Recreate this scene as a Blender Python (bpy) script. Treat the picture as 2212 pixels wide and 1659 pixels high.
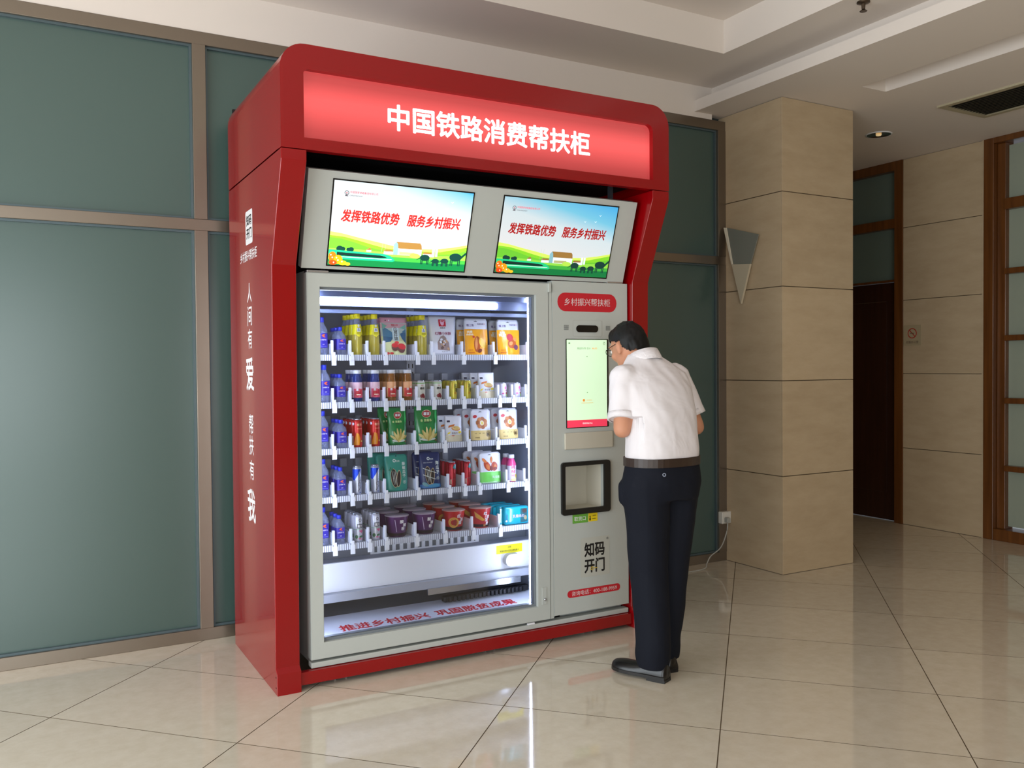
import bpy, bmesh, math, random
from mathutils import Vector, Matrix, noise
random.seed(7)
for _o in list(bpy.data.objects): bpy.data.objects.remove(_o)
SC = bpy.context.scene
COL = SC.collection

# ------------------------------------------------------------------ camera
FPX, YAW, PITCH, ROLL, CAMH = 1893.97, 0.512867, -0.0200761, 0.00830805, 1.40
_cy, _sy, _cp, _sp = math.cos(YAW), math.sin(YAW), math.cos(PITCH), math.sin(PITCH)
_f = Vector((_sy*_cp, _cy*_cp, _sp)); _r = Vector((_cy, -_sy, 0)); _d = _f.cross(_r)
_cr, _sr = math.cos(ROLL), math.sin(ROLL)
CR, CD, CF = _cr*_r + _sr*_d, -_sr*_r + _cr*_d, _f
cam_data = bpy.data.cameras.new('camera')
cam_data.sensor_width = 36; cam_data.lens = FPX*36/2212; cam_data.clip_start = 0.05
cam = bpy.data.objects.new('camera', cam_data); COL.objects.link(cam)
mw = Matrix((CR, -CD, -CF)).transposed().to_4x4(); mw.translation = (0, 0, CAMH)
cam.matrix_world = mw; SC.camera = cam
CPOS = Vector((0, 0, CAMH))
def ray(u, v): return CR*((u-1106)/FPX) + CD*((v-829.5)/FPX) + CF
def ony(u, v, y): d = ray(u, v); return CPOS + d*(y/d.y)          # pixel -> point on a wall plane at depth y
def onx(u, v, x): d = ray(u, v); return CPOS + d*(x/d.x)
def onz(u, v, z): d = ray(u, v); return CPOS + d*((z-CAMH)/d.z)

# ------------------------------------------------------------------ world, lights, exposure
SC.view_settings.view_transform = 'Standard'; SC.view_settings.look = 'None'
SC.view_settings.gamma = 1; SC.view_settings.use_curve_mapping = False
SC.view_settings.exposure = -0.15
W = bpy.data.worlds.new('world'); SC.world = W; W.use_nodes = True
W.node_tree.nodes['Background'].inputs[0].default_value = (0.80, 0.90, 1.0, 1)
W.node_tree.nodes['Background'].inputs[1].default_value = 0.5
def area(name, loc, rot, sx, sy, power, col):
    l = bpy.data.lights.new(name, 'AREA'); l.shape = 'RECTANGLE'; l.size = sx; l.size_y = sy; l.energy = power; l.color = col
    o = bpy.data.objects.new(name, l); COL.objects.link(o); o.location = loc; o.rotation_euler = rot; return o
PI = math.pi
area('daylight_left', (-2.45, 1.7, 1.35), (0, -PI/2, 0), 2.4, 5.6, 255, (0.88, 0.95, 1.0))      # glazed entrance on the left
area('daylight_rear', (-.95, -3.9, 1.35), (PI/2, 0, 0), 2.9, 2.3, 150, (0.90, 0.96, 1.0))       # windows behind the camera
def spot(name, loc, power, col):
    l = bpy.data.lights.new(name, 'SPOT'); l.energy = power; l.color = col; l.spot_size = math.radians(110); l.spot_blend = .8; l.shadow_soft_size = .07
    o = bpy.data.objects.new(name, l); COL.objects.link(o); o.location = loc; return o
for _i, (_x, _y) in enumerate(((5.79, 2.4), (5.79, 0.6), (4.45, 1.2), (5.79, 6.4))): spot('ceiling_lamp', (_x, _y, 3.12), 13, (1.0, .72, .42))
SC.cycles.transparent_max_bounces = 16
SC.cycles.sample_clamp_indirect = 6

# ------------------------------------------------------------------ helpers
def lin(c): return tuple((x/255/12.92 if x/255 <= .04045 else ((x/255+.055)/1.055)**2.4) for x in c)
MATS = {}
def M(name, col=None, rough=.5, metal=0, emit=0, alpha=1, coat=0, spec=.5, trans=0):
    if name in MATS: return MATS[name]
    m = bpy.data.materials.new(name); m.use_nodes = True
    b = m.node_tree.nodes['Principled BSDF']
    c = (*lin(col), 1)
    b.inputs['Base Color'].default_value = c; b.inputs['Roughness'].default_value = rough
    b.inputs['Metallic'].default_value = metal; b.inputs['Alpha'].default_value = alpha
    b.inputs['Coat Weight'].default_value = coat; b.inputs['Coat Roughness'].default_value = .06
    b.inputs['Specular IOR Level'].default_value = spec; b.inputs['Transmission Weight'].default_value = trans
    if emit:
        b.inputs['Emission Color'].default_value = c; b.inputs['Emission Strength'].default_value = emit
    MATS[name] = m; return m
def nd(m, t, **kw):
    n = m.node_tree.nodes.new(t)
    for k, v in kw.items(): setattr(n, k, v)
    return n
def lk(m, a, b): m.node_tree.links.new(a, b)
def stone(name, c1, c2, scale, rough, bump=.02, stretch=(1, 1, 1), rvar=.0):
    m = M(name, c1, rough); b = m.node_tree.nodes['Principled BSDF']
    tc = nd(m, 'ShaderNodeTexCoord'); mp = nd(m, 'ShaderNodeMapping'); mp.inputs['Scale'].default_value = stretch
    geo = nd(m, 'ShaderNodeNewGeometry'); lk(m, geo.outputs['Position'], mp.inputs['Vector'])
    n1 = nd(m, 'ShaderNodeTexNoise'); n1.inputs['Scale'].default_value = scale; n1.inputs['Detail'].default_value = 8; n1.inputs['Roughness'].default_value = .65
    lk(m, mp.outputs[0], n1.inputs['Vector'])
    r = nd(m, 'ShaderNodeValToRGB'); r.color_ramp.elements[0].position = .3; r.color_ramp.elements[1].position = .7
    r.color_ramp.elements[0].color = (*lin(c1), 1); r.color_ramp.elements[1].color = (*lin(c2), 1)
    lk(m, n1.outputs['Fac'], r.inputs[0])
    oi = nd(m, 'ShaderNodeObjectInfo'); hs = nd(m, 'ShaderNodeHueSaturation')
    mr = nd(m, 'ShaderNodeMapRange'); mr.inputs[3].default_value = .95; mr.inputs[4].default_value = 1.05
    lk(m, oi.outputs['Random'], mr.inputs[0]); lk(m, mr.outputs[0], hs.inputs['Value']); lk(m, r.outputs[0], hs.inputs['Color'])
    lk(m, hs.outputs[0], b.inputs['Base Color'])
    bp = nd(m, 'ShaderNodeBump'); bp.inputs['Strength'].default_value = bump; bp.inputs['Distance'].default_value = .01
    lk(m, n1.outputs['Fac'], bp.inputs['Height']); lk(m, bp.outputs[0], b.inputs['Normal'])
    return m
def grain(name, c1, c2, rough=.35, axis='Z', coat=.2):
    m = M(name, c1, rough, coat=coat); b = m.node_tree.nodes['Principled BSDF']
    geo = nd(m, 'ShaderNodeNewGeometry'); mp = nd(m, 'ShaderNodeMapping')
    mp.inputs['Scale'].default_value = (30, 30, 1.5) if axis == 'Z' else (30, 1.5, 30)
    lk(m, geo.outputs['Position'], mp.inputs[0]); n1 = nd(m, 'ShaderNodeTexNoise'); n1.inputs['Scale'].default_value = 1; n1.inputs['Detail'].default_value = 6
    lk(m, mp.outputs[0], n1.inputs['Vector']); r = nd(m, 'ShaderNodeValToRGB')
    r.color_ramp.elements[0].color = (*lin(c1), 1); r.color_ramp.elements[1].color = (*lin(c2), 1)
    r.color_ramp.elements[0].position = .3; r.color_ramp.elements[1].position = .7
    lk(m, n1.outputs['Fac'], r.inputs[0]); lk(m, r.outputs[0], b.inputs['Base Color']); return m
def clear_glass(name, tint, refl=.08, rough=.02):
    m = bpy.data.materials.new(name); m.use_nodes = True; nt = m.node_tree; nt.nodes.clear()
    out = nd(m, 'ShaderNodeOutputMaterial'); mx = nd(m, 'ShaderNodeMixShader'); t = nd(m, 'ShaderNodeBsdfTransparent'); g = nd(m, 'ShaderNodeBsdfGlossy')
    fr = nd(m, 'ShaderNodeFresnel'); fr.inputs[0].default_value = 1.45
    t.inputs[0].default_value = (*tint, 1); g.inputs['Roughness'].default_value = rough
    lk(m, fr.outputs[0], mx.inputs[0]); lk(m, t.outputs[0], mx.inputs[1]); lk(m, g.outputs[0], mx.inputs[2]); lk(m, mx.outputs[0], out.inputs[0])
    MATS[name] = m; return m

def link(o, parent=None, world=False):
    COL.objects.link(o)
    if parent:
        o.parent = parent
        if world: o.matrix_parent_inverse = parent_world(parent).inverted()
    return o
def parent_world(p):
    m = p.matrix_basis.copy()
    if p.parent: m = parent_world(p.parent) @ p.matrix_parent_inverse @ m
    return m
def tomesh(name, bm, mats, smooth=False):
    me = bpy.data.meshes.new(name); bm.to_mesh(me); bm.free()
    for m in (mats if isinstance(mats, (list, tuple)) else [mats]): me.materials.append(m)
    if smooth:
        me.polygons.foreach_set('use_smooth', [True]*len(me.polygons))
    return me
def obj(name, bm, mats, parent=None, world=True, smooth=False, kind=None):
    me = bm if isinstance(bm, bpy.types.Mesh) else tomesh(name, bm, mats, smooth)
    o = bpy.data.objects.new(name, me); link(o, parent, world and parent is not None)
    if kind: o['kind'] = kind
    return o
def tag(o, label, cat, group=None):
    o['label'] = label; o['category'] = cat
    if group: o['group'] = group
    return o
def thing(name, loc, label=None, cat=None, group=None, kind=None):
    o = bpy.data.objects.new(name, None); o.empty_display_size = .1; COL.objects.link(o); o.location = loc
    if label: tag(o, label, cat, group)
    if kind: o['kind'] = kind
    return o
def struct(name, bm, m, parent=None): return obj(name, bm, m, parent, kind=None if parent else 'structure')
def BM(): return bmesh.new()
def box(bm, x0, x1, y0, y1, z0, z1, bev=0):
    vs = [bm.verts.new((x, y, z)) for x in (x0, x1) for y in (y0, y1) for z in (z0, z1)]
    fs = []
    for q in ((0, 1, 3, 2), (4, 6, 7, 5), (0, 4, 5, 1), (2, 3, 7, 6), (0, 2, 6, 4), (1, 5, 7, 3)): fs.append(bm.faces.new([vs[i] for i in q]))
    if bev:
        es = list({e for f in fs for e in f.edges})
        bmesh.ops.bevel(bm, geom=es, offset=bev, segments=2, affect='EDGES', profile=.5)
    return bm
def B(*a, **k): return box(BM(), *a, **k)
def prism(bm, pts, fn0, fn1):
    """closed prism between two images of a 2-D outline"""
    a = [bm.verts.new(fn0(*p)) for p in pts]; b = [bm.verts.new(fn1(*p)) for p in pts]; n = len(pts)
    bm.faces.new(a[::-1]); bm.faces.new(b)
    for i in range(n): bm.faces.new((a[i], a[(i+1) % n], b[(i+1) % n], b[i]))
    bmesh.ops.recalc_face_normals(bm, faces=bm.faces[:]); return bm
def ring(bm, outer, inner, fn0, fn1):
    """frame between an outer and an inner outline with the same number of points"""
    n = len(outer); A = [bm.verts.new(fn0(*p)) for p in outer]; Bv = [bm.verts.new(fn0(*p)) for p in inner]
    C = [bm.verts.new(fn1(*p)) for p in outer]; D = [bm.verts.new(fn1(*p)) for p in inner]
    for i in range(n):
        j = (i+1) % n
        bm.faces.new((A[i], A[j], Bv[j], Bv[i])); bm.faces.new((C[j], C[i], D[i], D[j]))
        bm.faces.new((A[j], A[i], C[i], C[j])); bm.faces.new((Bv[i], Bv[j], D[j], D[i]))
    bmesh.ops.recalc_face_normals(bm, faces=bm.faces[:]); return bm
def rrect(x0, z0, x1, z1, r, n=6, rs=None):
    rs = rs or (r, r, r, r); out = []
    for (cx, cz, a0), rr in zip(((x1, z1, 0), (x0, z1, 90), (x0, z0, 180), (x1, z0, 270)), rs):
        sx = -1 if cx == x1 else 1; sz = -1 if cz == z1 else 1
        for i in range(n+1):
            a = math.radians(a0+90*i/n); out.append((cx+sx*rr+rr*math.cos(a), cz+sz*rr+rr*math.sin(a)))
    return out
def lathe(bm, prof, n=24, cx=0, cy=0, cz=0, caps=True, sq=0):
    rings = []
    for r, z in prof:
        ring_ = []
        for i in range(n):
            a = 2*PI*i/n; c, s = math.cos(a), math.sin(a)
            k = 1
            if sq: k = 1/((abs(c)**sq+abs(s)**sq)**(1/sq))
            ring_.append(bm.verts.new((cx+r*k*c, cy+r*k*s, cz+z)))
        rings.append(ring_)
    for a, b in zip(rings, rings[1:]):
        for i in range(n): bm.faces.new((a[i], a[(i+1) % n], b[(i+1) % n], b[i]))
    if caps:
        bm.faces.new(rings[0][::-1]); bm.faces.new(rings[-1])
    return bm
def tube(bm, pts, r, n=8, caps=True):
    pts = [Vector(p) for p in pts]; rings = []
    for i, p in enumerate(pts):
        t = (pts[min(i+1, len(pts)-1)]-pts[max(i-1, 0)]).normalized()
        a = t.cross(Vector((0, 0, 1)) if abs(t.z) < .95 else Vector((1, 0, 0))).normalized(); b = t.cross(a)
        rr = r[i] if isinstance(r, (list, tuple)) else r
        rings.append([bm.verts.new(p+rr*(math.cos(2*PI*k/n)*a+math.sin(2*PI*k/n)*b)) for k in range(n)])
    for a, b in zip(rings, rings[1:]):
        for i in range(n): bm.faces.new((a[i], a[(i+1) % n], b[(i+1) % n], b[i]))
    if caps: bm.faces.new(rings[0][::-1]); bm.faces.new(rings[-1])
    bmesh.ops.recalc_face_normals(bm, faces=bm.faces[:]); return bm
def spline(pts, k=8):
    pts = [Vector(p) for p in pts]; out = []
    for i in range(len(pts)-1):
        p0, p1, p2, p3 = pts[max(i-1, 0)], pts[i], pts[i+1], pts[min(i+2, len(pts)-1)]
        for j in range(k):
            t = j/k; out.append(.5*((2*p1)+(p2-p0)*t+(2*p0-5*p1+4*p2-p3)*t*t+(3*p1-p0-3*p2+p3)*t**3))
    return out+[pts[-1]]
_TX = {}
def text_mesh(s, bold, spacing=1.0):
    k = (s, bold, spacing)
    if k not in _TX:
        c = bpy.data.curves.new('t', 'FONT'); c.body = s; c.size = 1; c.resolution_u = 2; c.space_character = spacing; c.align_x = 'CENTER'
        o = bpy.data.objects.new('t', c); me = bpy.data.meshes.new_from_object(o)
        vs = [(v.co.x, v.co.y, 0) for v in me.vertices]; fs = [tuple(p.vertices) for p in me.polygons]
        bpy.data.objects.remove(o); bpy.data.curves.remove(c); bpy.data.meshes.remove(me)
        if bold and vs:                        # heavier strokes: the glyphs once more, shifted by the stroke gain
            b_ = bold*.9; base, nf = list(vs), list(fs); vs, fs = [], []
            sh = [(-b_, 0), (b_, 0), (0, b_), (0, -b_)]
            if bold > .02: sh += [(.7*b_, .7*b_), (-.7*b_, .7*b_), (.7*b_, -.7*b_), (-.7*b_, -.7*b_)]
            for dx, dy in sh:
                k0 = len(vs); vs += [(x+dx, y+dy, len(vs)//len(base)) for x, y, _ in base]; fs += [tuple(i+k0 for i in f) for f in nf]
        if vs:
            x0, x1 = min(v[0] for v in vs), max(v[0] for v in vs); y0, y1 = min(v[1] for v in vs), max(v[1] for v in vs)
        else: x0 = x1 = y0 = y1 = 0
        _TX[k] = (vs, fs, x0, x1, y0, y1)
    return _TX[k]
class Art:
    """flat print laid on a surface: fn(x, z, off) maps print coordinates to the surface"""
    def __init__(self, fn, maxlen=0, step=.00025):
        self.fn, self.maxlen, self.bm, self.mats, self.k, self.step = fn, maxlen, BM(), [], 0, step
    def mi(self, m):
        if m not in self.mats: self.mats.append(m)
        return self.mats.index(m)
    def add(self, pts, faces, m, lift=None):
        self.k += 1; t = BM(); vs = [t.verts.new((p[0], p[1], lift[i_] if lift else 0)) for i_, p in enumerate(pts)]
        for f in faces:
            try: t.faces.new([vs[i] for i in f])
            except ValueError: pass
        if self.maxlen:
            bmesh.ops.triangulate(t, faces=t.faces[:])
            for _ in range(4):
                es = [e for e in t.edges if e.calc_length() > self.maxlen]
                if not es: break
                bmesh.ops.subdivide_edges(t, edges=es, cuts=1); bmesh.ops.triangulate(t, faces=[f for f in t.faces if len(f.verts) > 3])
        i = self.mi(m); mp = {}
        for v in t.verts: mp[v] = self.bm.verts.new(self.fn(v.co.x, v.co.y, self.k*self.step+v.co.z))
        for f in t.faces:
            g = self.bm.faces.new([mp[v] for v in f.verts]); g.material_index = i
        t.free(); return self
    def poly(self, pts, m): return self.add(pts, [range(len(pts))], m)
    def rect(self, x0, z0, x1, z1, m): return self.poly([(x0, z0), (x1, z0), (x1, z1), (x0, z1)], m)
    def rr(self, x0, z0, x1, z1, r, m): return self.poly(rrect(x0, z0, x1, z1, r, 5), m)
    def ell(self, cx, cz, rx, rz, m, rot=0, n=20):
        c, s = math.cos(rot), math.sin(rot)
        return self.poly([(cx+rx*math.cos(2*PI*i/n)*c-rz*math.sin(2*PI*i/n)*s, cz+rx*math.cos(2*PI*i/n)*s+rz*math.sin(2*PI*i/n)*c) for i in range(n)], m)
    def annulus(self, cx, cz, r0, r1, m, n=24):
        p = [(cx+r*math.cos(2*PI*i/n), cz+r*math.sin(2*PI*i/n)) for r in (r0, r1) for i in range(n)]
        return self.add(p, [(i, (i+1) % n, n+(i+1) % n, n+i) for i in range(n)], m)
    def text(self, s, cx, cz, w, m, bold=.012, h=None, spacing=1.0, slant=0):
        """centred at cx, cz and fitted to width w (and height h)"""
        vs, fs, x0, x1, y0, y1 = text_mesh(s, bold, spacing)
        if not vs: return self
        sx = w/(x1-x0); sz = h/(y1-y0) if h else sx; ml = self.maxlen; self.maxlen = 0
        self.add([(cx+(x-(x0+x1)/2)*sx+slant*(y-(y0+y1)/2)*sz, cz+(y-(y0+y1)/2)*sz) for x, y, _ in vs], fs, m, [2.5e-5*c_ for _, _, c_ in vs]); self.maxlen = ml
        return self
    def build(self, name, parent, world=True):
        return obj(name, self.bm, self.mats, parent, world)
def planeY(y): return lambda x, z, off: (x, y-off, z)          # print on a plane that faces the viewer

# ------------------------------------------------------------------ materials
FLOOR = stone('polished_floor_stone', (218, 208, 191), (206, 194, 174), 15, .07, .002)
FLOOR.node_tree.nodes['Principled BSDF'].inputs['Coat Weight'].default_value = .55; FLOOR.node_tree.nodes['Principled BSDF'].inputs['Coat Roughness'].default_value = .03
COLS = stone('travertine', (196, 175, 144), (184, 162, 131), 3.5, .26, .02, (1, 1, 3.2))
GROUT = M('grout', (104, 90, 72), .95, spec=.05)
CEIL = M('ceiling_paint', (226, 216, 206), .8)
STEEL = M('brushed_champagne_steel', (136, 125, 112), .32, .85)
BEAD = M('pane_bead', (84, 100, 104), .4, .3)
TEAL = M('frosted_teal_glass', (68, 90, 84), .28, spec=.7)
WOOD = grain('walnut_frame', (112, 66, 26), (86, 48, 16), .35)
DARKWOOD = grain('dark_door_wood', (56, 29, 18), (42, 20, 12), .3)
PANE2 = M('frosted_pale_glass', (150, 158, 142), .3)
RED = M('red_lacquer', (142, 2, 8), .2, coat=.2, spec=.45)
BLACK = M('black_liner', (10, 9, 10), .6)
CAB = M('cabinet_paint', (186, 190, 185), .42)
CABIN = M('cabinet_inside', (150, 156, 170), .45)
WHITE = M('white_plastic', (235, 236, 240), .4)
SHELFM = M('shelf_white_metal', (226, 228, 236), .4)
DGREY = M('dark_grey', (52, 54, 60), .5)
METAL = M('bright_metal', (200, 203, 210), .25, .9)
PTXT = M('white_letter', (240, 236, 236), .5)
KTXT = M('black_letter', (14, 14, 16), .5)
REDP = M('red_print', (196, 30, 44), .45)
GLASS = clear_glass('door_glass', (.98, .99, 1.0))
LED = M('led_strip', (214, 226, 255), .5, emit=50)

# ------------------------------------------------------------------ floor
YW = 4.70
floor = struct('floor', B(-7.5, 9, -6, 9, -.12, -.0016), GROUT)
pB, pA = .6155, .870
aL, bL = math.radians(45.2), math.radians(133.6)
nA = Vector((-math.sin(aL), math.cos(aL))); nB = Vector((math.cos(bL-PI/2), math.sin(bL-PI/2)))
def gpt(ca, cb):                       # point with nA.p = ca and nB.p = cb
    det = nA.x*nB.y-nA.y*nB.x
    return Vector(((ca*nB.y-cb*nA.y)/det, (nA.x*cb-nB.x*ca)/det))
g = .0021
tp = [gpt(g, g), gpt(pA-g, g), gpt(pA-g, pB-g), gpt(g, pB-g)]
bm = BM(); prism(bm, [tuple(p) for p in tp], lambda x, y: (x, y, -.012), lambda x, y: (x, y, 0))
for f_ in bm.faces: f_.material_index = 0 if f_.normal.z > .5 else 1
tile_me = tomesh('tile', bm, [FLOOR, GROUT])
ntile = 0
for i in range(-16, 12):
    for j in range(-10, 26):
        p = gpt(-.743+pA*i, 2.805+pB*(j-6)); c = p+(tp[0]+tp[2])/2
        if -6.2 < c.x < 7.4 and -4.6 < c.y < 7.6:
            # tiles the camera can see are pieces of their own
            d = Vector((c.x, c.y, 0))-CPOS; dep = d.dot(CF)
            u = 1106+FPX*d.dot(CR)/dep if dep > .3 else -9e9
            vis = dep > 1.6 and -700 < u < 2900 and c.y < 6.4
            if vis:
                o = obj('tile', tile_me, None, floor); o.location = (p.x, p.y, 0); ntile += 1
            else:
                if ntile >= 0: pass
# the rest of the floor, never in the picture
rest = BM()
for i in range(-16, 12):
    for j in range(-10, 26):
        p = gpt(-.743+pA*i, 2.805+pB*(j-6)); c = p+(tp[0]+tp[2])/2
        d = Vector((c.x, c.y, 0))-CPOS; dep = d.dot(CF); u = 1106+FPX*d.dot(CR)/dep if dep > .3 else -9e9
        if -6.2 < c.x < 7.4 and -4.6 < c.y < 7.6 and not (dep > 1.6 and -700 < u < 2900 and c.y < 6.4):
            rest.faces.new([rest.verts.new((p.x+q.x, p.y+q.y, 0)) for q in tp])
obj('tile_field', rest, FLOOR, floor)['kind'] = 'stuff'

# ------------------------------------------------------------------ back wall: steel frame and frosted glass
wall = struct('wall_back', B(-6, 4.42, YW+.07, YW+.2, 0, 3.16), M('wall_core', (60, 66, 64), .8))
MUL = [-4.48, -2.71, -.94, .829, 2.60, 4.375]
def rail(name, *a): return obj(name, B(*a, bev=.002), STEEL, wall)
rail('top_rail', -6, 4.42, YW, YW+.07, 3.055, 3.12); rail('middle_rail', -6, 4.42, YW, YW+.07, 2.108, 2.166); rail('bottom_rail', -6, 4.42, YW, YW+.07, 0, .062)
for x in MUL:
    w = .033 if x < 4 else .045
    rail('mullion', x-w, x+w, YW-.003, YW+.07, .062, 2.108); rail('mullion', x-w, x+w, YW-.003, YW+.07, 2.166, 3.055)
for i in range(len(MUL)-1):
    for z0, z1 in ((.062, 2.108), (2.166, 3.055)):
        x0, x1 = MUL[i]+.033, MUL[i+1]-(.033 if i < 4 else .045)
        obj('pane', B(x0, x1, YW+.036, YW+.05, z0, z1), TEAL, wall)
        bm = BM(); ring(bm, [(x0, z0), (x1, z0), (x1, z1), (x0, z1)], [(x0+.011, z0+.011), (x1-.011, z0+.011), (x1-.011, z1-.011), (x0+.011, z1-.011)],
                        lambda x, z: (x, YW+.018, z), lambda x, z: (x, YW+.036, z))
        obj('glazing_bead', bm, BEAD, wall)

# ------------------------------------------------------------------ ceilings
Z1, Z2, Z3 = 3.158, 3.34, 3.545
XA = 4.15
# low ceiling on the right with a recessed light slot
SX0, SX1, SY0, SY1 = 4.70, 4.925, 1.0, 3.785
low = BM()
for a in ((XA, SX0, -5, 8), (SX1, 7.6, -5, 8), (SX0, SX1, -5, SY0), (SX0, SX1, SY1, 8)): box(low, *a, Z1, Z1+.09)
struct('ceiling', low, CEIL)
slot = BM(); box(slot, SX0, SX1, SY0, SY1, Z1+.09, Z1+.12)
struct('trim_1', slot, CEIL)
mid = BM()
TX, TY = 3.87, 4.145
for a in ((-6, 4.75, TY, YW+.2), (TX, 4.75, -5, TY)): box(mid, *a, Z2, Z2+.205)
struct('ceiling.001', mid, CEIL)
struct('ceiling.002', B(-6, 4.75, -5, 5, Z3, Z3+.1), CEIL)
struct('trim_2', B(-6, XA+.13, YW+.005, YW+.07, 3.122, Z2), CEIL)          # fascia above the glass wall
struct('trim_3', B(XA-.03, XA-.0005, -5, YW+.004, Z1-.001, 3.232), CEIL)            # upstand lip of the cove
struct('trim_4', B(XA+.13, XA+.16, -5, YW+.07, Z1+.09, Z2), CEIL)           # back of the cove

# ------------------------------------------------------------------ column with stone slabs
CX0, CX1, CY0, CY1 = 4.40, 5.085, 4.17, 4.82
column = struct('column', B(CX0+.012, CX1-.012, CY0+.012, CY1, 0, Z1), GROUT)
JZ = [0, .655, 1.29, 1.915, 2.54, Z1]
for z0, z1 in zip(JZ, JZ[1:]):
    gz = .0025
    obj('stone_panel', B(CX0, CX1, CY0, CY0+.012, z0+gz, z1-gz, bev=.0015), COLS, column)
    obj('stone_panel', B(CX0, CX0+.012, CY0+.013, CY1, z0+gz, z1-gz, bev=.0015), COLS, column)
    obj('stone_panel', B(CX1-.012, CX1, CY0+.013, CY1, z0+gz, z1-gz, bev=.0015), COLS, column)

# ------------------------------------------------------------------ right wall, its door and its window
XR = 6.69
wr = struct('wall_right', B(XR+.015, XR+.2, 4.232, 4.962, 0, Z1), GROUT)
box_r = lambda y0, y1, z0, z1: B(XR, XR+.015, y0, y1, z0, z1, bev=.0015)
for z0, z1 in zip([0, .664, 1.309, 1.944, 2.569], [.664, 1.309, 1.944, 2.569, Z1]):
    obj('stone_panel', box_r(4.25, 4.962, z0+.0025, z1-.0025), COLS, wr)
obj('edge_strip', B(XR-.006, XR+.015, 4.232, 4.247, 0, Z1), COLS, wr)
struct('wall_right.001', B(XR, XR+.2, -5, 2.3, 0, Z1), COLS); struct('wall_right.002', B(XR, XR+.2, 6.1, 8, 0, Z1), COLS)
struct('wall_end', B(4.4, 7, 8, 8.1, 0, Z1), COLS); struct('wall_passage', B(4.42, 4.5, CY1, 8, 0, Z1), COLS)
struct('wall_front', B(.55, 7, -4.2, -4.05, 0, Z1), COLS)
struct('wall_left', B(-2.7, -2.55, 4.52, 4.69, 0, Z2), COLS); struct('wall_left.001', B(-2.7, -2.55, -4.0, -1.15, 0, Z2), COLS)
# door with two transom panes
door = thing('door_1', (XR, 5.5, 0), kind='structure')
D0, D1 = 4.962, 6.1
obj('door_frame', B(XR-.012, XR+.14, D0, D0+.083, 0, Z1, bev=.004), WOOD, door); obj('door_frame', B(XR-.012, XR+.14, D1-.083, D1, 0, Z1, bev=.004), WOOD, door)
obj('door_head', B(XR-.012, XR+.14, D0+.083, D1-.083, 3.078, Z1, bev=.004), WOOD, door)
obj('transom_bar', B(XR-.006, XR+.14, D0+.083, D1-.083, 2.58, 2.662, bev=.004), WOOD, door)
obj('transom_bar', B(XR+.03, XR+.14, D0+.083, D1-.083, 2.115, 2.135, bev=.002), WOOD, door)
for z0, z1 in ((2.662, 3.078), (2.135, 2.58)): obj('pane', B(XR+.06, XR+.07, D0+.083, D1-.083, z0, z1), M('frosted_grey_glass', (104, 118, 108), .3), door)
leaf = obj('door_leaf', B(XR+.05, XR+.10, D0+.085, D1-.085, .005, 2.112, bev=.003), DARKWOOD, door)
obj('door_panel', B(XR+.043, XR+.05, D0+.2, D1-.2, .25, 1.95, bev=.003), DARKWOOD, leaf)
# wooden window with small panes
win = thing('window_1', (XR, 3.6, 0), kind='structure')
W0, W1 = 3.0, 4.232
obj('window_stile', B(XR-.012, XR+.14, W1-.082, W1, 0, Z1, bev=.004), WOOD, win); obj('window_stile', B(XR-.012, XR+.14, W0-.9, W0-.82, 0, Z1, bev=.004), WOOD, win)
obj('window_head', B(XR-.012, XR+.14, W0-.82, W1-.082, 3.112, Z1+.0, bev=.004), WOOD, win); obj('window_sill', B(XR-.012, XR+.14, W0-.82, W1-.082, 0, .09, bev=.004), WOOD, win)
obj('inner_stile', B(XR+.035, XR+.14, W1-.152, W1-.084, .09, 3.112, bev=.004), WOOD, win)
WJ = [.09, .57, 1.10, 1.59, 2.11, 2.632, 3.112]
for k, z in enumerate(WJ[1:-1]):
    h = .042 if k == 4 else .022
    obj('muntin', B(XR+.01, XR+.12, W0-.82, W1-.152, z-h, z+h, bev=.004), WOOD, win)
for yv in (3.25, 2.6): obj('mullion', B(XR+.02, XR+.12, yv-.03, yv+.03, .09, 3.112, bev=.003), WOOD, win)
for k in range(6):
    for y0, y1 in ((3.28, W1-.154), (2.63, 3.22), (2.18, 2.57)):
        obj('pane', B(XR+.075, XR+.085, y0, y1, WJ[k]+.02, WJ[k+1]-.02), PANE2, win)

# ------------------------------------------------------------------ ceiling and wall fittings
vent = thing('ceiling_vent', (5.78, 3.5, Z1), 'rectangular ceiling air vent with dark slats near the wooden window', 'vent')
VX0, VX1, VY0, VY1 = 5.515, 6.05, 3.05, 3.83
CREAM = M('cream_metal', (176, 166, 138), .5)
bm = BM(); ring(bm, [(VX0, VY0), (VX1, VY0), (VX1, VY1), (VX0, VY1)], [(VX0+.045, VY0+.045), (VX1-.045, VY0+.045), (VX1-.045, VY1-.045), (VX0+.045, VY1-.045)], lambda x, y: (x, y, Z1-.012), lambda x, y: (x, y, Z1))
obj('frame', bm, CREAM, vent); obj('backing', B(VX0+.04, VX1-.04, VY0+.04, VY1-.04, Z1-.002, Z1-.0005), BLACK, vent)
sl = None
for k in range(13):
    x = VX0+.065+k*(VX1-VX0-.13)/12
    bm = BM(); prism(bm, [(-.011, -.012), (-.008, -.012), (.011, -.003), (.008, -.003)], lambda a, b: (a, VY0+.045, Z1+b), lambda a, b: (a, VY1-.045, Z1+b))
    if sl is None: sl = tomesh('slat', bm, M('vent_slat', (120, 110, 88), .5))
    else: bm.free()
    o = obj('slat', sl, None, vent); o.location.x = x
dl = thing('downlight', (5.79, 4.51, Z1), 'round recessed downlight with chrome reflector beside the stone column', 'lamp')
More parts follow.
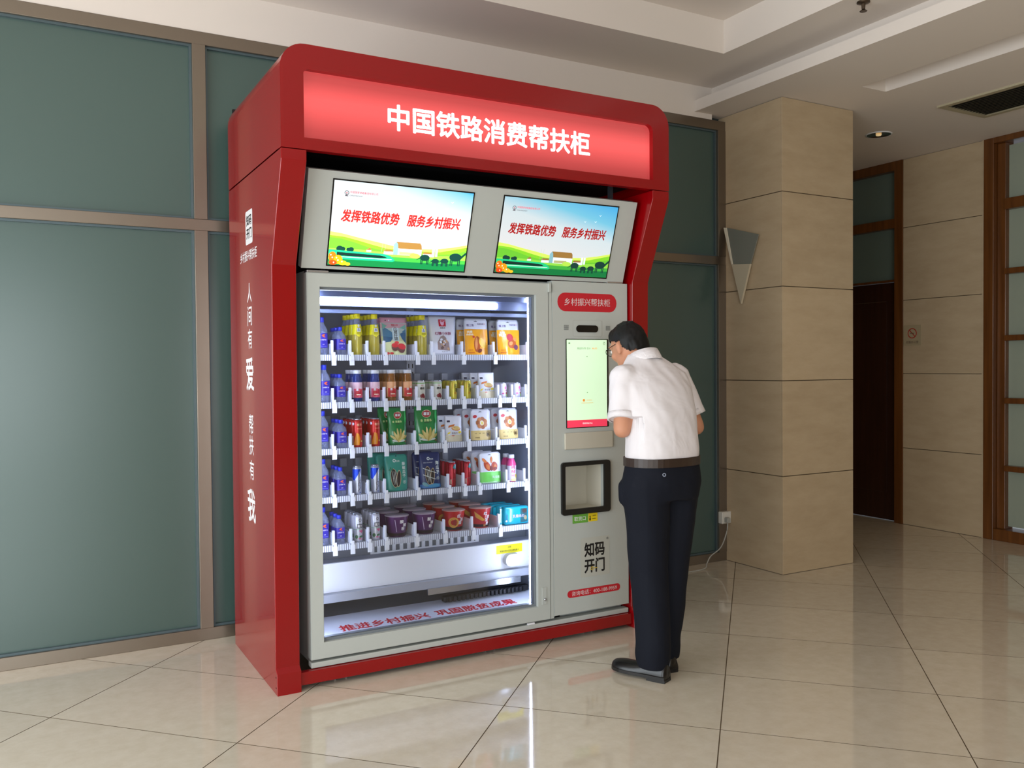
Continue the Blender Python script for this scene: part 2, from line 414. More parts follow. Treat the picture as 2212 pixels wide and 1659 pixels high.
bm = BM(); lathe(bm, [(.088, -.006), (.098, -.004), (.098, 0), (.088, 0), (.088, -.006)], 32, 5.79, 4.51, Z1, False); obj('trim_ring', bm, WHITE, dl, smooth=True)
bm = BM(); lathe(bm, [(.088, -.0055), (.07, -.003), (.05, -.001), (.02, -.0005)], 32, 5.79, 4.51, Z1, False); obj('reflector', bm, M('chrome', (210, 205, 195), .12, 1), dl, smooth=True)
bm = BM(); lathe(bm, [(.022, -.004), (.018, -.010), (.0, -.012)], 16, 5.79, 4.51, Z1, False); obj('bulb', bm, M('warm_bulb', (255, 226, 170), .4, emit=.4), dl, smooth=True)
sp = thing('sprinkler', (3.985, 3.215, Z2), 'small dark fire sprinkler head hanging from the raised ceiling', 'sprinkler')
BRONZE = M('bronze', (88, 74, 60), .4, .8)
def sl_(prof, n=16): return lathe(BM(), prof, n, 3.985, 3.2, Z2)
obj('escutcheon', sl_([(.034, 0), (.034, -.006), (.012, -.012)][::-1], 20), BRONZE, sp, smooth=True); obj('stem', sl_([(.009, -.04), (.011, -.012)]), BRONZE, sp)
obj('deflector', sl_([(.018, -.052), (.02, -.05), (.006, -.04)]), BRONZE, sp)

sc = thing('wall_sconce', (CX0, 4.55, 1.82), 'inverted triangle metal wall sconce with frosted glass on the stone column', 'lamp')
def scx(u, v, dx): p = onx(u, v, CX0-dx); return p
# bracket: lower triangle tip, long left arm and frosted plate
SA, SB_, SC_, SD, SE = [(onx(u, v, CX0-.03).y, onx(u, v, CX0-.03).z) for u, v in ((1581, 571), (1621, 570), (1601, 656), (1564, 492), (1638, 506))]
SCM = M('sconce_metal', (206, 194, 168), .45, .1)
bm = BM(); prism(bm, [SA, SB_, SC_], lambda y, z: (CX0-.034, y, z), lambda y, z: (CX0-.018, y, z)); obj('bracket', bm, SCM, sc)
bm = BM(); prism(bm, [SD, (SD[0]-.028, SD[1]-.004), (SA[0]-.012, SA[1]), SA], lambda y, z: (CX0-.036, y, z), lambda y, z: (CX0-.018, y, z)); obj('arm', bm, M('sconce_edge', (236, 226, 204), .45), sc)
bm = BM(); prism(bm, [(SD[0]-.028, SD[1]-.004), SE, SB_, (SA[0]-.012, SA[1])], lambda y, z: (CX0-.030, y, z), lambda y, z: (CX0-.022, y, z)); obj('glass_plate', bm, M('sconce_glass', (126, 128, 118), .4), sc)
bm = BM(); prism(bm, [(SA[0]-.04, 2.06), (SB_[0]+.05, 2.06), (SB_[0]+.05, 2.16), (SA[0]-.04, 2.16)], lambda y, z: (CX0-.022, y, z), lambda y, z: (CX0, y, z)); obj('mount', bm, SCM, sc)

so = thing('wall_socket', (4.372, YW-.004, .31), 'white surface mounted power socket at foot of the stone column', 'socket')
SX, SZ = 4.36, .315
obj('socket_box', B(SX-.042, SX+.042, YW-.045, YW-.003, SZ-.042, SZ+.042, bev=.005), M('socket_white', (226, 222, 212), .4), so)
obj('face_plate', B(SX-.036, SX+.036, YW-.049, YW-.045, SZ-.036, SZ+.036, bev=.0015), M('socket_white', (226, 222, 212)), so)
pl = thing('power_cord', (SX, YW-.06, .3), 'pale grey plug and cord running from wall socket down to floor', 'cord')
CORD = M('cord_grey', (176, 176, 168), .5)
bm = BM(); box(bm, SX-.03, SX, YW-.085, YW-.0495, SZ-.03, SZ+.006, bev=.006); obj('plug', bm, CORD, pl)
c0 = [(SX-.015, YW-.07, SZ-.02), (SX-.03, YW-.075, .22), (SX-.09, YW-.08, .12), (SX-.2, YW-.10, .075), (SX-.245, YW-.11, .03), (SX-.3, YW-.14, .006), (SX-.5, YW-.16, .005), (SX-.9, YW-.2, .005), (3.1, YW-.25, .005), (2.96, YW-.28, .005)]
obj('cable', tube(BM(), spline(c0, 10), .0042, 8), CORD, pl, smooth=True)

ns = thing('no_smoking_sign', (XR, 4.875, 1.64), 'small clear plate with red no smoking symbol on right wall', 'sign')
obj('plate', B(XR-.004, XR-.0005, 4.788, 4.955, 1.55, 1.725), M('sign_plate', (176, 160, 128), .25), ns)
def planeX(x): return lambda y, z, off: (x-off, 4.8715-y, z)
a = Art(planeX(XR-.0042)); SR = M('sign_red', (176, 46, 34), .5)
a.annulus(0, 1.655, .036, .044, SR); a.poly([(-.033, 1.683), (-.028, 1.688), (.033, 1.627), (.028, 1.622)], SR)
a.rect(-.02, 1.652, .018, 1.659, M('sign_brown', (120, 96, 76), .5)); a.text('无烟办公室', 0, 1.58, .12, M('sign_brown', (120, 96, 76)), .01); a.build('symbol', ns)

# ------------------------------------------------------------------ red kiosk surround
KX0, KX1, KF, KB = .94, 2.94, 3.555, 4.56
kiosk = thing('kiosk_surround', (1.94, 4.05, 0), 'glossy red kiosk surround with lit red sign around the vending machine', 'kiosk')
prof = [(KF, 2.292), (KF, 2.25), (3.73, 1.84), (3.755, .112), (3.73, .092), (3.73, 0), (KB, 0), (KB, 2.292)]
for x0, x1 in ((KX0, 1.045), (2.835, KX1)):
    bm = BM(); prism(bm, prof, lambda y, z: (x0, y, z), lambda y, z: (x1, y, z))
    bmesh.ops.bevel(bm, geom=[e for e in bm.edges if abs(e.verts[0].co.x-e.verts[1].co.x) < 1e-4], offset=.002, segments=1, affect='EDGES')
    sp_ = obj('side_panel', bm, RED, kiosk)
    if x0 == KX0:
        for zb in (.03, .075):
            bm = BM(); bm.faces.new([bm.verts.new((.94-.001, 3.75+.004*math.cos(t*PI/4), zb+.004*math.sin(t*PI/4))) for t in range(8)])
            obj('rivet', bm, M('rivet_dark', (60, 10, 12), .5), sp_)
obj('bottom_rail', B(1.0451, 2.8349, 3.745, 3.775, .022, .078, bev=.002), RED, kiosk)
obj('back_panel', B(1.0451, 2.8349, KB-.02, KB, .1, 2.29), BLACK, kiosk)
HT = 2.725
outl = rrect(KX0, 2.296, KX1, HT, .1, 8, rs=(.105, .105, .001, .001))
SGX0, SGX1, SGZ0, SGZ1 = 1.036, 2.837, 2.344, 2.624
inl = rrect(SGX0, SGZ0, SGX1, SGZ1, .03, 8, rs=(.035, .02, .001, .001))
bm = BM(); ring(bm, outl, inl, lambda x, z: (x, KF, z), lambda x, z: (x, KF+.04, z))
hd = obj('header_front', bm, RED, kiosk)
inn = rrect(KX0+.02, 2.296, KX1-.02, HT-.02, .1, 8, rs=(.09, .09, .001, .001))
bm = BM(); n_ = len(outl)
A_ = [[bm.verts.new((p[0], y, p[1])) for p in pp] for pp, y in ((outl, KF+.0401), (inn, KF+.0401), (outl, KB), (inn, KB))]
half = [i for i in range(n_)]
for i in range(n_-1):
    j = i+1
    if outl[i][1] < 2.31 and outl[j][1] < 2.31: continue
    bm.faces.new((A_[0][i], A_[0][j], A_[2][j], A_[2][i])); bm.faces.new((A_[1][j], A_[1][i], A_[3][i], A_[3][j]))
    bm.faces.new((A_[2][i], A_[2][j], A_[3][j], A_[3][i]))
bm.faces.new((A_[0][n_-1], A_[0][0], A_[2][0], A_[2][n_-1])); bm.faces.new((A_[1][0], A_[1][n_-1], A_[3][n_-1], A_[3][0]))
bmesh.ops.recalc_face_normals(bm, faces=bm.faces[:])
obj('header_shell', bm, RED, kiosk)
obj('header_back', B(KX0+.021, KX1-.021, KB-.02, KB-.001, 2.296, HT-.022), BLACK, kiosk)
obj('header_soffit', B(1.0451, 2.8349, KF+.06, KB-.03, 2.336, 2.342), BLACK, kiosk)
# light box: translucent red face lit by tubes from behind, so brightest along the middle
SIGN = bpy.data.materials.new('lit_red_acrylic'); SIGN.use_nodes = True; b = SIGN.node_tree.nodes['Principled BSDF']
b.inputs['Base Color'].default_value = (*lin((150, 40, 44)), 1); b.inputs['Roughness'].default_value = .25
geo = nd(SIGN, 'ShaderNodeNewGeometry'); sep = nd(SIGN, 'ShaderNodeSeparateXYZ'); lk(SIGN, geo.outputs['Position'], sep.inputs[0])
mr = nd(SIGN, 'ShaderNodeMapRange'); mr.inputs[1].default_value = SGZ0; mr.inputs[2].default_value = SGZ1; lk(SIGN, sep.outputs['Z'], mr.inputs[0])
rp = nd(SIGN, 'ShaderNodeValToRGB'); els = rp.color_ramp.elements; els[0].position = 0; els[1].position = 1
els[0].color = (.33, .33, .33, 1); els[1].color = (.5, .5, .5, 1)
for pos, v in ((.14, .42), (.5, .93), (.62, .95), (.88, .45), (.95, .42)):
    e = els.new(pos); e.color = (v, v, v, 1)
lk(SIGN, mr.outputs[0], rp.inputs[0]); b.inputs['Emission Color'].default_value = (*lin((255, 104, 102)), 1)
lk(SIGN, rp.outputs[0], b.inputs['Emission Strength'])
lb = obj('light_box', B(SGX0-.01, SGX1+.01, 3.583, 3.593, SGZ0-.01, SGZ1+.01), SIGN, kiosk)
LETTER = M('lit_white_letter', (255, 246, 246), .4, emit=2.2)
Z0 = ony(1055, 282, 3.58); lx0, lx1 = ony(838, 250, 3.58).x, ony(1275, 310, 3.58).x
a = Art(planeY(3.5825)); a.text('中国铁路消费帮扶柜', (lx0+lx1)/2, Z0.z, lx1-lx0, LETTER, .024, spacing=1.0); a.build('lettering', lb)
# prints on the left side panel
def sideL(y, z, off): return (KX0-.0004-off, 4.12-y, z)
side = [c for c in kiosk.children if c.name.startswith('side_panel')][0]
a = Art(sideL)
a.rr(-.078, 1.975, .058, 2.13, .012, M('sticker_white', (232, 228, 228), .4))
a.text('知码', -.01, 2.085, .10, KTXT, .03, h=.05); a.text('开门', -.01, 2.025, .10, KTXT, .03, h=.05); a.build('logo_sticker', side)
a = Art(sideL); a.text('乡村振兴帮扶柜', -.03, 1.925, .33, PTXT, .012, h=.05); a.build('lettering', side)
zz = [(1.755, .052), (1.665, .052), (1.575, .052), (1.455, .085), (1.145, .05), (1.055, .05), (.955, .05), (.81, .085)]
zz = [onx(537, v, KX0).z for v in (633, 683, 732, 808, 915, 960, 1012, 1088)]
for ch, z, big in zip('人间有爱帮扶有我', zz, (0, 0, 0, 1, 0, 0, 0, 1)):
    a = Art(sideL)
    if big: a.text(ch, -.035, z, .15, PTXT, .022, h=.155, slant=-.1)
    else: a.text(ch, -.02, z, .085, PTXT, .012, h=.092)
    a.build('character', side)

# ------------------------------------------------------------------ vending machine
VX0, VX1, VF = 1.10, 2.826, 3.765
vm = thing('vending_machine', (1.96, 4.1, 0), 'grey vending machine with glass door, two tilted screens and payment panel', 'vending machine')
XD = 2.40                                   # inner partition
body = BM()
for a_ in ((VX0+.01, VX0+.05, 3.83, 4.53, .09, 1.83), (VX1-.03, VX1-.005, 3.83, 4.53, .09, 1.83), (XD, XD+.03, 3.83, 4.53, .09, 1.83),
           (VX0+.05, XD, 4.50, 4.53, .09, 1.83), (VX0+.05, VX1-.03, 3.83, 4.53, 1.80, 1.83), (VX0+.05, VX1-.03, 3.83, 4.53, .09, .12)):
    box(body, *a_)
obj('body', body, CAB, vm)
lining = BM()
for a_ in ((VX0+.0501, VX0+.056, 3.832, 4.499, .1201, 1.7999), (XD-.006, XD-.0001, 3.832, 4.499, .1201, 1.7999), (VX0+.057, XD-.007, 4.494, 4.4999, .1201, 1.7999)):
    box(lining, *a_)
obj('lining', lining, CABIN, vm)
obj('plinth', B(VX0, VX1, VF+.002, VF+.05, .080, .104, bev=.003), CAB, vm)
for x in (1.24, 2.0, 2.58):
    bm = BM(); box(bm, x-.03, x+.03, VF+.03, VF+.07, .058, .080); box(bm, x-.03, x-.022, VF+.03, VF+.07, .0, .058); box(bm, x+.022, x+.03, VF+.03, VF+.07, 0, .058)
    obj('foot', bm, METAL, vm)
# glass door
GX0, GX1, GZ0, GZ1 = 1.157, 2.262, .188, 1.757
dr = BM(); DZ0, DZ1 = .116, 1.817
ring(dr, [(VX0, DZ0), (2.335, DZ0), (2.335, DZ1), (VX0, DZ1)], [(GX0, GZ0), (GX1, GZ0), (GX1, GZ1), (GX0, GZ1)], lambda x, z: (x, VF, z), lambda x, z: (x, VF+.06, z))
bmesh.ops.bevel(dr, geom=[e for e in dr.edges if abs(e.verts[0].co.y-VF) < 1e-4 and abs(e.verts[1].co.y-VF) < 1e-4 and (e.verts[0].co.x < VX0+.001 or e.verts[0].co.x > 2.33) and (e.verts[1].co.x < VX0+.001 or e.verts[1].co.x > 2.33)], offset=.003, segments=2, affect='EDGES')
gd = obj('glass_door', dr, CAB, vm)
bm = BM(); ring(bm, [(GX0, GZ0), (GX1, GZ0), (GX1, GZ1), (GX0, GZ1)], [(GX0+.007, GZ0+.012), (GX1-.010, GZ0+.012), (GX1-.010, GZ1-.012), (GX0+.007, GZ1-.012)], lambda x, z: (x, VF+.02, z), lambda x, z: (x, VF+.058, z))
obj('gasket', bm, M('gasket_grey', (118, 124, 130), .5), gd)
obj('glass', B(GX0+.004, GX1-.004, VF+.028, VF+.034, GZ0+.006, GZ1-.006), GLASS, gd)
lkp = obj('lock_plate', B(2.283, 2.310, VF-.003, VF-.0002, .196, .283, bev=.001), CAB, gd)
bm = BM(); lathe(bm, [(.0075, 0), (.0075, .006), (.003, .009)], 12)
bmesh.ops.rotate(bm, verts=bm.verts[:], matrix=Matrix.Rotation(PI/2, 3, 'X')); bmesh.ops.translate(bm, verts=bm.verts[:], vec=(2.299, VF-.003, .222)); obj('keyhole', bm, METAL, gd, smooth=True)
obj('hinge', B(2.330, 2.346, VF-.010, VF-.0005, 1.772, 1.815, bev=.002), CAB, gd)
obj('hinge', B(VX0+.002, VX0+.10, VF+.004, VF+.05, 1.818, 1.828, bev=.002), METAL, gd)
obj('hinge_cap', B(2.2, 2.24, VF-.001, VF+.01, .105, .113), WHITE, gd)
obj('centre_strip', B(2.338, 2.3555, VF+.003, VF+.06, .116, 1.822), CAB, vm)
# payment panel
pn = BM()
HX0, HX1, HZ0, HZ1 = 2.414, 2.684, .652, .892
ring(pn, [(2.358, .128), (VX1, .128), (VX1, 1.832), (2.358, 1.832)], [(HX0, HZ0), (HX1, HZ0), (HX1, HZ1), (HX0, HZ1)], lambda x, z: (x, VF, z), lambda x, z: (x, VF+.05, z))
pp = obj('payment_panel', pn, CAB, vm)
obj('hinge', B(2.70, 2.80, VF+.004, VF+.04, 1.8325, 1.842, bev=.002), METAL, pp)
a = Art(planeY(VF-.0005)); a.rr(2.388, 1.679, 2.756, 1.774, .046, REDP); a.text('乡村振兴帮扶柜', 2.572, 1.728, .285, M('pill_text', (225, 205, 205), .5), .008); a.build('title_pill', pp)
a = Art(planeY(VF-.0005)); a.rr(2.48, 1.55, 2.662, 1.635, .008, M('panel_seam', (172, 172, 164), .5)); a.rr(2.4815, 1.5515, 2.6605, 1.6335, .008, CAB); a.build('camera_plate', pp)
bm = BM(); prism(bm, rrect(2.5, 1.573, 2.636, 1.609, .018), lambda x, z: (x, VF-.004, z), lambda x, z: (x, VF+.001, z)); obj('camera_window', bm, M('camera_black', (12, 12, 14), .12), pp)
for x in (2.438, 2.698):
    a = Art(planeY(VF-.0005))
    for i in range(5):
        for j in range(5): a.rect(x-.0115+i*.005, 1.584+j*.0052, x-.0115+i*.005+.0032, 1.584+j*.0052+.003, DGREY)
    a.build('speaker_grille', pp)
bm = BM(); prism(bm, rrect(2.436, 1.08, 2.700, 1.538, .003, 2), lambda x, z: (x, VF-.003, z), lambda x, z: (x, VF+.001, z)); ts = obj('touch_screen', bm, M('screen_bezel', (8, 8, 9), .15), pp)
SGRN = M('screen_pale_green', (206, 236, 200), .3, emit=.72); a = Art(planeY(VF-.0032))
a.rect(2.44, 1.121, 2.690, 1.534, SGRN); a.rect(2.44, 1.084, 2.690, 1.121, M('screen_red', (228, 60, 88), .3, emit=.7))
a.text('取消交易(176s)', 2.565, 1.1025, .06, M('screen_white', (255, 236, 236), .3, emit=.8), .005)
GT = M('screen_grey_text', (128, 150, 124), .4, emit=.35); OT = M('screen_orange', (226, 140, 60), .4, emit=.6)
a.text('商品共1件 合计:', 2.546, 1.490, .085, GT, .004); a.text('¥6.00', 2.612, 1.490, .03, OT, .004)
a.text('?', 2.672, 1.516, .005, GT, 0); a.annulus(2.672, 1.516, .006, .0073, GT); a.rect(2.45, 1.512, 2.46, 1.52, GT)
a.ell(2.542, 1.222, .007, .007, OT); a.text('支付宝支付', 2.575, 1.222, .034, OT, .002); a.rect(2.525, 1.2075, 2.60, 1.209, OT); a.ell(2.563, 1.448, .003, .003, GT); a.ell(2.563, 1.262, .003, .003, GT)
a.build('display', ts)
obj('card_cover', B(2.422, 2.722, VF-.012, VF-.0003, .972, 1.057, bev=.004), M('cover_beige', (196, 190, 174), .45), pp)
bm = BM(); ring(bm, rrect(2.400, .636, 2.702, .907, .016, 5), rrect(2.421, .665, 2.665, .886, .004, 5), lambda x, z: (x, VF-.014, z), lambda x, z: (x, VF-.0002, z)); obj('hatch_frame', bm, M('hatch_black', (22, 22, 22), .4), pp)
bm = BM()
box(bm, HX0-.012, HX1+.012, VF+.19, VF+.2, HZ0-.012, HZ1+.012); box(bm, HX0-.012, HX0-.002, VF+.051, VF+.19, HZ0-.012, HZ1+.012); box(bm, HX1+.002, HX1+.012, VF+.051, VF+.19, HZ0-.012, HZ1+.012)
box(bm, HX0-.002, HX1+.002, VF+.051, VF+.19, HZ0-.012, HZ0-.002); box(bm, HX0-.002, HX1+.002, VF+.051, VF+.19, HZ1+.002, HZ1+.012)
obj('hatch_bin', bm, M('hatch_inside', (222, 216, 200), .5), pp)
a = Art(planeY(VF-.0005)); a.rect(2.470, .588, 2.566, .634, M('label_green', (106, 168, 62), .5)); a.text('取货口', 2.516, .611, .07, PTXT, .006)
a.rr(2.568, .590, 2.626, .634, .004, M('label_yellow', (236, 206, 24), .5)); a.annulus(2.5785, .617, .0, .004, KTXT, 10); a.poly([(2.574, .596), (2.583, .596), (2.582, .613), (2.575, .611)], KTXT)
a.text('儿童请勿', 2.603, .620, .028, KTXT, .004); a.text('单独操作', 2.603, .604, .028, KTXT, .004); a.build('pickup_label', pp)
a = Art(planeY(VF-.0005)); a.rr(2.518, .303, 2.702, .508, .01, M('logo_plate', (188, 188, 178), .35))
a.text('知码', 2.606, .444, .128, KTXT, .035, h=.075); a.text('开门', 2.606, .360, .128, KTXT, .035, h=.075); a.text('®', 2.688, .493, .013, DGREY, 0)
YL = M('key_yellow', (214, 178, 40), .5); a.annulus(2.590, .345, .006, .0095, YL); a.rect(2.599, .343, 2.622, .347, YL); a.build('logo_print', pp)
a = Art(planeY(VF-.0005)); a.rr(2.436, .207, 2.769, .245, .018, REDP); a.text('咨询电话：400-188-9959', 2.605, .226, .285, M('pill_text', (225, 205, 205)), .006, h=.025); a.build('phone_pill', pp)

# tilted screen panel
SP0, SP1 = Vector((0, 3.772, 1.836)), Vector((0, 3.640, 2.240))
sv = (SP1-SP0).normalized(); sn = Vector((0, -sv.z, sv.y)); SL = (SP1-SP0).length
def tilt(x, t, off): q = SP0+sv*t+sn*off; return (x, q.y, q.z)
bm = BM(); prism(bm, [(1.078, 0), (2.802, 0), (2.802, SL), (1.078, SL)], lambda x, t: tilt(x, t, 0), lambda x, t: tilt(x, t, -.05)); spn = obj('screen_panel', bm, CAB, vm)
for xs in (1.2, 1.94, 2.68): obj('strut', B(xs-.01, xs+.01, 3.85, 3.87, 1.831, 2.12), DGREY, spn)
obj('support', B(2.70, 2.72, 3.74, 3.76, 2.2405-.1, 2.335), DGREY, spn)
def on_tilt(u, v):
    d = ray(u, v); k = ((Vector((0, SP0.y, SP0.z))-CPOS).dot(sn))/d.dot(sn); p = CPOS+d*k
    return p.x, (p-Vector((p.x, SP0.y, SP0.z))).dot(sv)
def emis(name, c, s=1.0): return M(name, c, .3, emit=s)
def sky_mat(name, s, mid):
    m = bpy.data.materials.new(name); m.use_nodes = True; b = m.node_tree.nodes['Principled BSDF']
    b.inputs['Base Color'].default_value = (.02, .02, .02, 1); b.inputs['Roughness'].default_value = .2
    tc = nd(m, 'ShaderNodeTexCoord'); sp3 = nd(m, 'ShaderNodeSeparateXYZ'); lk(m, tc.outputs['UV'], sp3.inputs[0])
    r = nd(m, 'ShaderNodeValToRGB'); e = r.color_ramp.elements
    e[0].position = .3; e[0].color = (1, 1, 1, 1); e[1].position = 1; e[1].color = (*lin((70, 190, 252)), 1)
    e2 = e.new(mid); e2.color = (*lin((236, 250, 254)), 1); e3 = e.new(min(.97, mid+.18)); e3.color = (*lin((130, 220, 250)), 1)
    mx = nd(m, 'ShaderNodeMath', operation='MULTIPLY_ADD'); mx.inputs[1].default_value = .28; lk(m, sp3.outputs['X'], mx.inputs[0])
    my = nd(m, 'ShaderNodeMath', operation='MULTIPLY_ADD'); my.inputs[1].default_value = .72; lk(m, sp3.outputs['Y'], my.inputs[0]); my.inputs[2].default_value = 0
    lk(m, my.outputs[0], mx.inputs[2]); lk(m, mx.outputs[0], r.inputs[0]); lk(m, r.outputs[0], b.inputs['Emission Color']); b.inputs['Emission Strength'].default_value = s
    return m
def screen(q, s, mid, sat):
    """q: x and t limits on the tilted panel; artwork in units of the screen height"""
    x0, x1, t0, t1 = q; h = t1-t0; w = x1-x0; k = w/1.7778
    bz = .006
    bm = BM(); prism(bm, [(x0-bz, t0-bz), (x1+bz, t0-bz), (x1+bz, t1+bz), (x0-bz, t1+bz)], lambda x, t: tilt(x, t, .003), lambda x, t: tilt(x, t, -.0005))
    mon = obj('screen', bm, M('screen_bezel', (8, 8, 9)), spn)
    # glowing picture area
    bm = BM(); vs = [bm.verts.new(tilt(x, t, .0033)) for x, t in ((x0, t0), (x1, t0), (x1, t1), (x0, t1))]; f = bm.faces.new(vs)
    uv = bm.loops.layers.uv.new('UVMap')
    for l, c in zip(f.loops, ((0, 0), (1, 0), (1, 1), (0, 1))): l[uv].uv = c
    obj('picture', bm, sky_mat('screen_sky_%d' % (mid*100), s, mid), mon)
    a = Art(lambda x, z, off: tilt(x0+x*k, t0+z*h, .0034+off), step=.00004)
    g = lambda n, c: emis('%s_%s' % (n, sat), tuple(min(255, int(v*sat)) for v in c), s)
    W_ = 1.7778
    def hill(pts, m): a.poly([(0, 0)]+[(x*W_, y) for x, y in pts]+[(W_, 0)], m)
    hill([(0, .40), (.08, .385), (.2, .345), (.32, .31), (.45, .27), (.6, .25), (.75, .26), (.88, .295), (1, .34)], g('hill_pale', (206, 232, 96)))
    hill([(0, .355), (.1, .345), (.2, .31), (.3, .27), (.4, .235), (.6, .22), (.8, .23), (.9, .27), (1, .31)], g('hill_mid', (128, 206, 44)))
    hill([(0, .33), (.08, .32), (.17, .285), (.26, .24), (.4, .20), (.6, .19), (.75, .19), (.88, .21), (1, .26)], g('hill_green', (104, 192, 50)))
    hill([(0, .2), (.2, .205), (.5, .18), (.8, .18), (1, .2)], g('meadow', (140, 210, 70)))
    hill([(0, .12), (.4, .135), (.7, .13), (1, .135)], g('grass_mid', (62, 168, 62)))
    hill([(0, .07), (.4, .085), (.7, .08), (1, .09)], g('grass_dark', (12, 116, 60)))
    bw, rf, dk = g('barn_white', (226, 240, 240)), g('barn_roof', (150, 112, 56)), g('cow_dark', (10, 58, 52))
    a.poly([(.82, .165), (1.17, .165), (1.17, .25), (.82, .25)], bw); a.poly([(.80, .165), (.86, .165), (.86, .29), (.83, .325), (.80, .29)], g('barn_gable', (130, 178, 190)))
    a.poly([(.86, .245), (1.17, .245), (1.16, .30), (1.14, .325), (.83, .325), (.85, .30)], rf); a.rect(.88, .17, 1.08, .205, g('barn_shed', (176, 170, 120)))
    a.rect(.68, .165, .80, .2, bw); a.poly([(.67, .2), (.80, .2), (.79, .225), (.69, .225)], rf); a.rect(1.19, .16, 1.34, .195, bw); a.poly([(1.18, .195), (1.34, .195), (1.33, .22), (1.2, .22)], rf)
    a.rect(1.31, .17, 1.345, .265, bw); a.rect(1.355, .17, 1.385, .265, bw); a.ell(1.085, .165, .07, .03, g('hay', (176, 220, 80)))
    a.poly([(.46, .18), (.52, .18), (.52, .205), (.49, .225), (.46, .205)], bw); a.poly([(.45, .203), (.49, .23), (.51, .23), (.525, .203)], rf)
    for tx in (.66, .70): a.poly([(tx-.012, .19), (tx-.009, .19), (tx+.001, .35), (tx-.001, .35)], g('pylon', (150, 190, 160)))
    for bx, br in ((.13, .035), (.165, .028), (.235, .02), (.27, .028)): a.ell(bx, .19+.3*br, br*1.2, br, dk)
    # train
    a.poly([(0, .075), (.80, .075), (.83, .085), (.815, .11), (.77, .145), (.69, .165), (0, .185)], g('train_green', (28, 196, 128)))
    a.poly([(.1, .118), (.64, .112), (.73, .118), (.70, .135), (.64, .145), (.1, .16)], g('train_window', (8, 44, 40))); a.poly([(0, .1), (.74, .095), (.8, .1), (.78, .105), (0, .108)], g('train_line', (196, 246, 220)))
    # flowers
    for fx, fy, fr, c in ((.03, .1, .06, (240, 110, 20)), (.1, .07, .055, (236, 150, 20)), (.16, .03, .05, (244, 176, 30)), (.04, .03, .05, (224, 70, 20)), (.22, .02, .035, (250, 190, 40))):
        a.ell(fx+.02, fy, min(fr, fx+.02), min(fr, fy), g('flower_%d' % c[1], c), n=12)
    for fx, fy in ((.03, .12), (.05, .09), (.1, .09), (.12, .06), (.07, .03), (.17, .045)): a.ell(fx, fy, .009, .009, g('petal', (255, 236, 220)), n=8)
    # cattle
    for cx, cz, sc_, hx in ((1.22, .118, .088, -1), (1.365, .09, .066, -1), (1.49, .095, .072, -1), (1.635, .135, .115, 1)):
        a.ell(cx, cz+sc_*.35, sc_*.75, sc_*.46, dk, n=14)
        for lx in (-.55, -.35, .35, .55): a.rect(cx+lx*sc_-.006, cz-sc_*.6, cx+lx*sc_+.006, cz+sc_*.25, dk)
        a.poly([(cx+hx*.6*sc_, cz+.45*sc_), (cx+hx*1.15*sc_, cz+(.95 if hx > 0 else .1)*sc_), (cx+hx*1.3*sc_, cz+(.8 if hx > 0 else -.05)*sc_), (cx+hx*.7*sc_, cz+.2*sc_)], dk)
    wm = g('bird', (240, 252, 255))
    for bx, by in ((1.5, .86), (1.44, .77), (1.27, .76)):
        a.poly([(bx-.025, by+.012), (bx, by), (bx+.004, by-.006), (bx-.002, by-.004)], wm); a.poly([(bx, by), (bx+.022, by+.018), (bx+.006, by-.006)], wm)
    rl = emis('slogan_red_%s' % sat, (206, 44, 40) if sat > 1 else (158, 24, 26), s*.8)
    a.text('发挥铁路优势', .475, .60, .72, rl, .036, h=.15, slant=.12); a.text('服务乡村振兴', 1.29, .60, .70, rl, .036, h=.15, slant=.12)
    lr = emis('logo_red', (206, 70, 90), s*.8); ld = emis('logo_dark', (70, 60, 70), s*.8)
    a.annulus(.155, .865, .02, .027, ld); a.ell(.155, .865, .008, .008, lr); a.rect(.135, .826, .175, .834, ld); a.rect(.151, .83, .159, .862, ld)
    a.text('中国国家铁路集团有限公司', .365, .878, .34, lr, .008); a.text('CHINA RAILWAY', .27, .838, .16, ld, .006)
    a.build('artwork', mon)
def scr_limits(tl, tr, bl, br):
    P = [on_tilt(*p) for p in (tl, tr, bl, br)]
    return ((P[0][0]+P[2][0])/2, (P[1][0]+P[3][0])/2, (P[2][1]+P[3][1])/2, (P[0][1]+P[1][1])/2)
screen(scr_limits((722, 388), (1024, 418), (707, 572), (1000, 585)), 1.25, .80, 1.15)
screen(scr_limits((1092, 424), (1337, 448), (1066, 588), (1306, 599)), .95, .62, .92)

# ------------------------------------------------------------------ inside the cabinet
IX0, IX1, SF = 1.158, 2.392, 3.948
for nm, a_ in (('led_strip', (2.2525, 2.264, VF+.062, VF+.072, .20, 1.745)), ('led_strip', (1.157, 1.166, VF+.062, VF+.072, .20, 1.745))):
    obj(nm, B(*a_), LED, vm)
tl_ = ony(692, 640, 3.87); tr_ = ony(1075, 660, 3.87)
obj('ceiling_valance', B(IX0, IX1, 3.845, 3.85, 1.722, 1.7999), M('valance_blue_grey', (84, 94, 124), .5), vm)
obj('led_strip', B(IX0, tr_.x, 3.872, 3.884, 1.690, 1.716), LED, vm)
obj('led_housing', B(IX0, IX1, 3.8841, 3.90, 1.682, 1.76), M('valance_blue_grey', (150, 162, 196)), vm); obj('led_ledge', B(IX0, IX1, 3.90, 3.93, 1.652, 1.668), M('ledge_blue', (96, 106, 134), .5), vm)
SHZ = [1.433, 1.212, .997, .773, .548]; DK = [z+.024 for z in SHZ]
PERF = M('perforated_lip', (226, 228, 236), .4); b = PERF.node_tree.nodes['Principled BSDF']
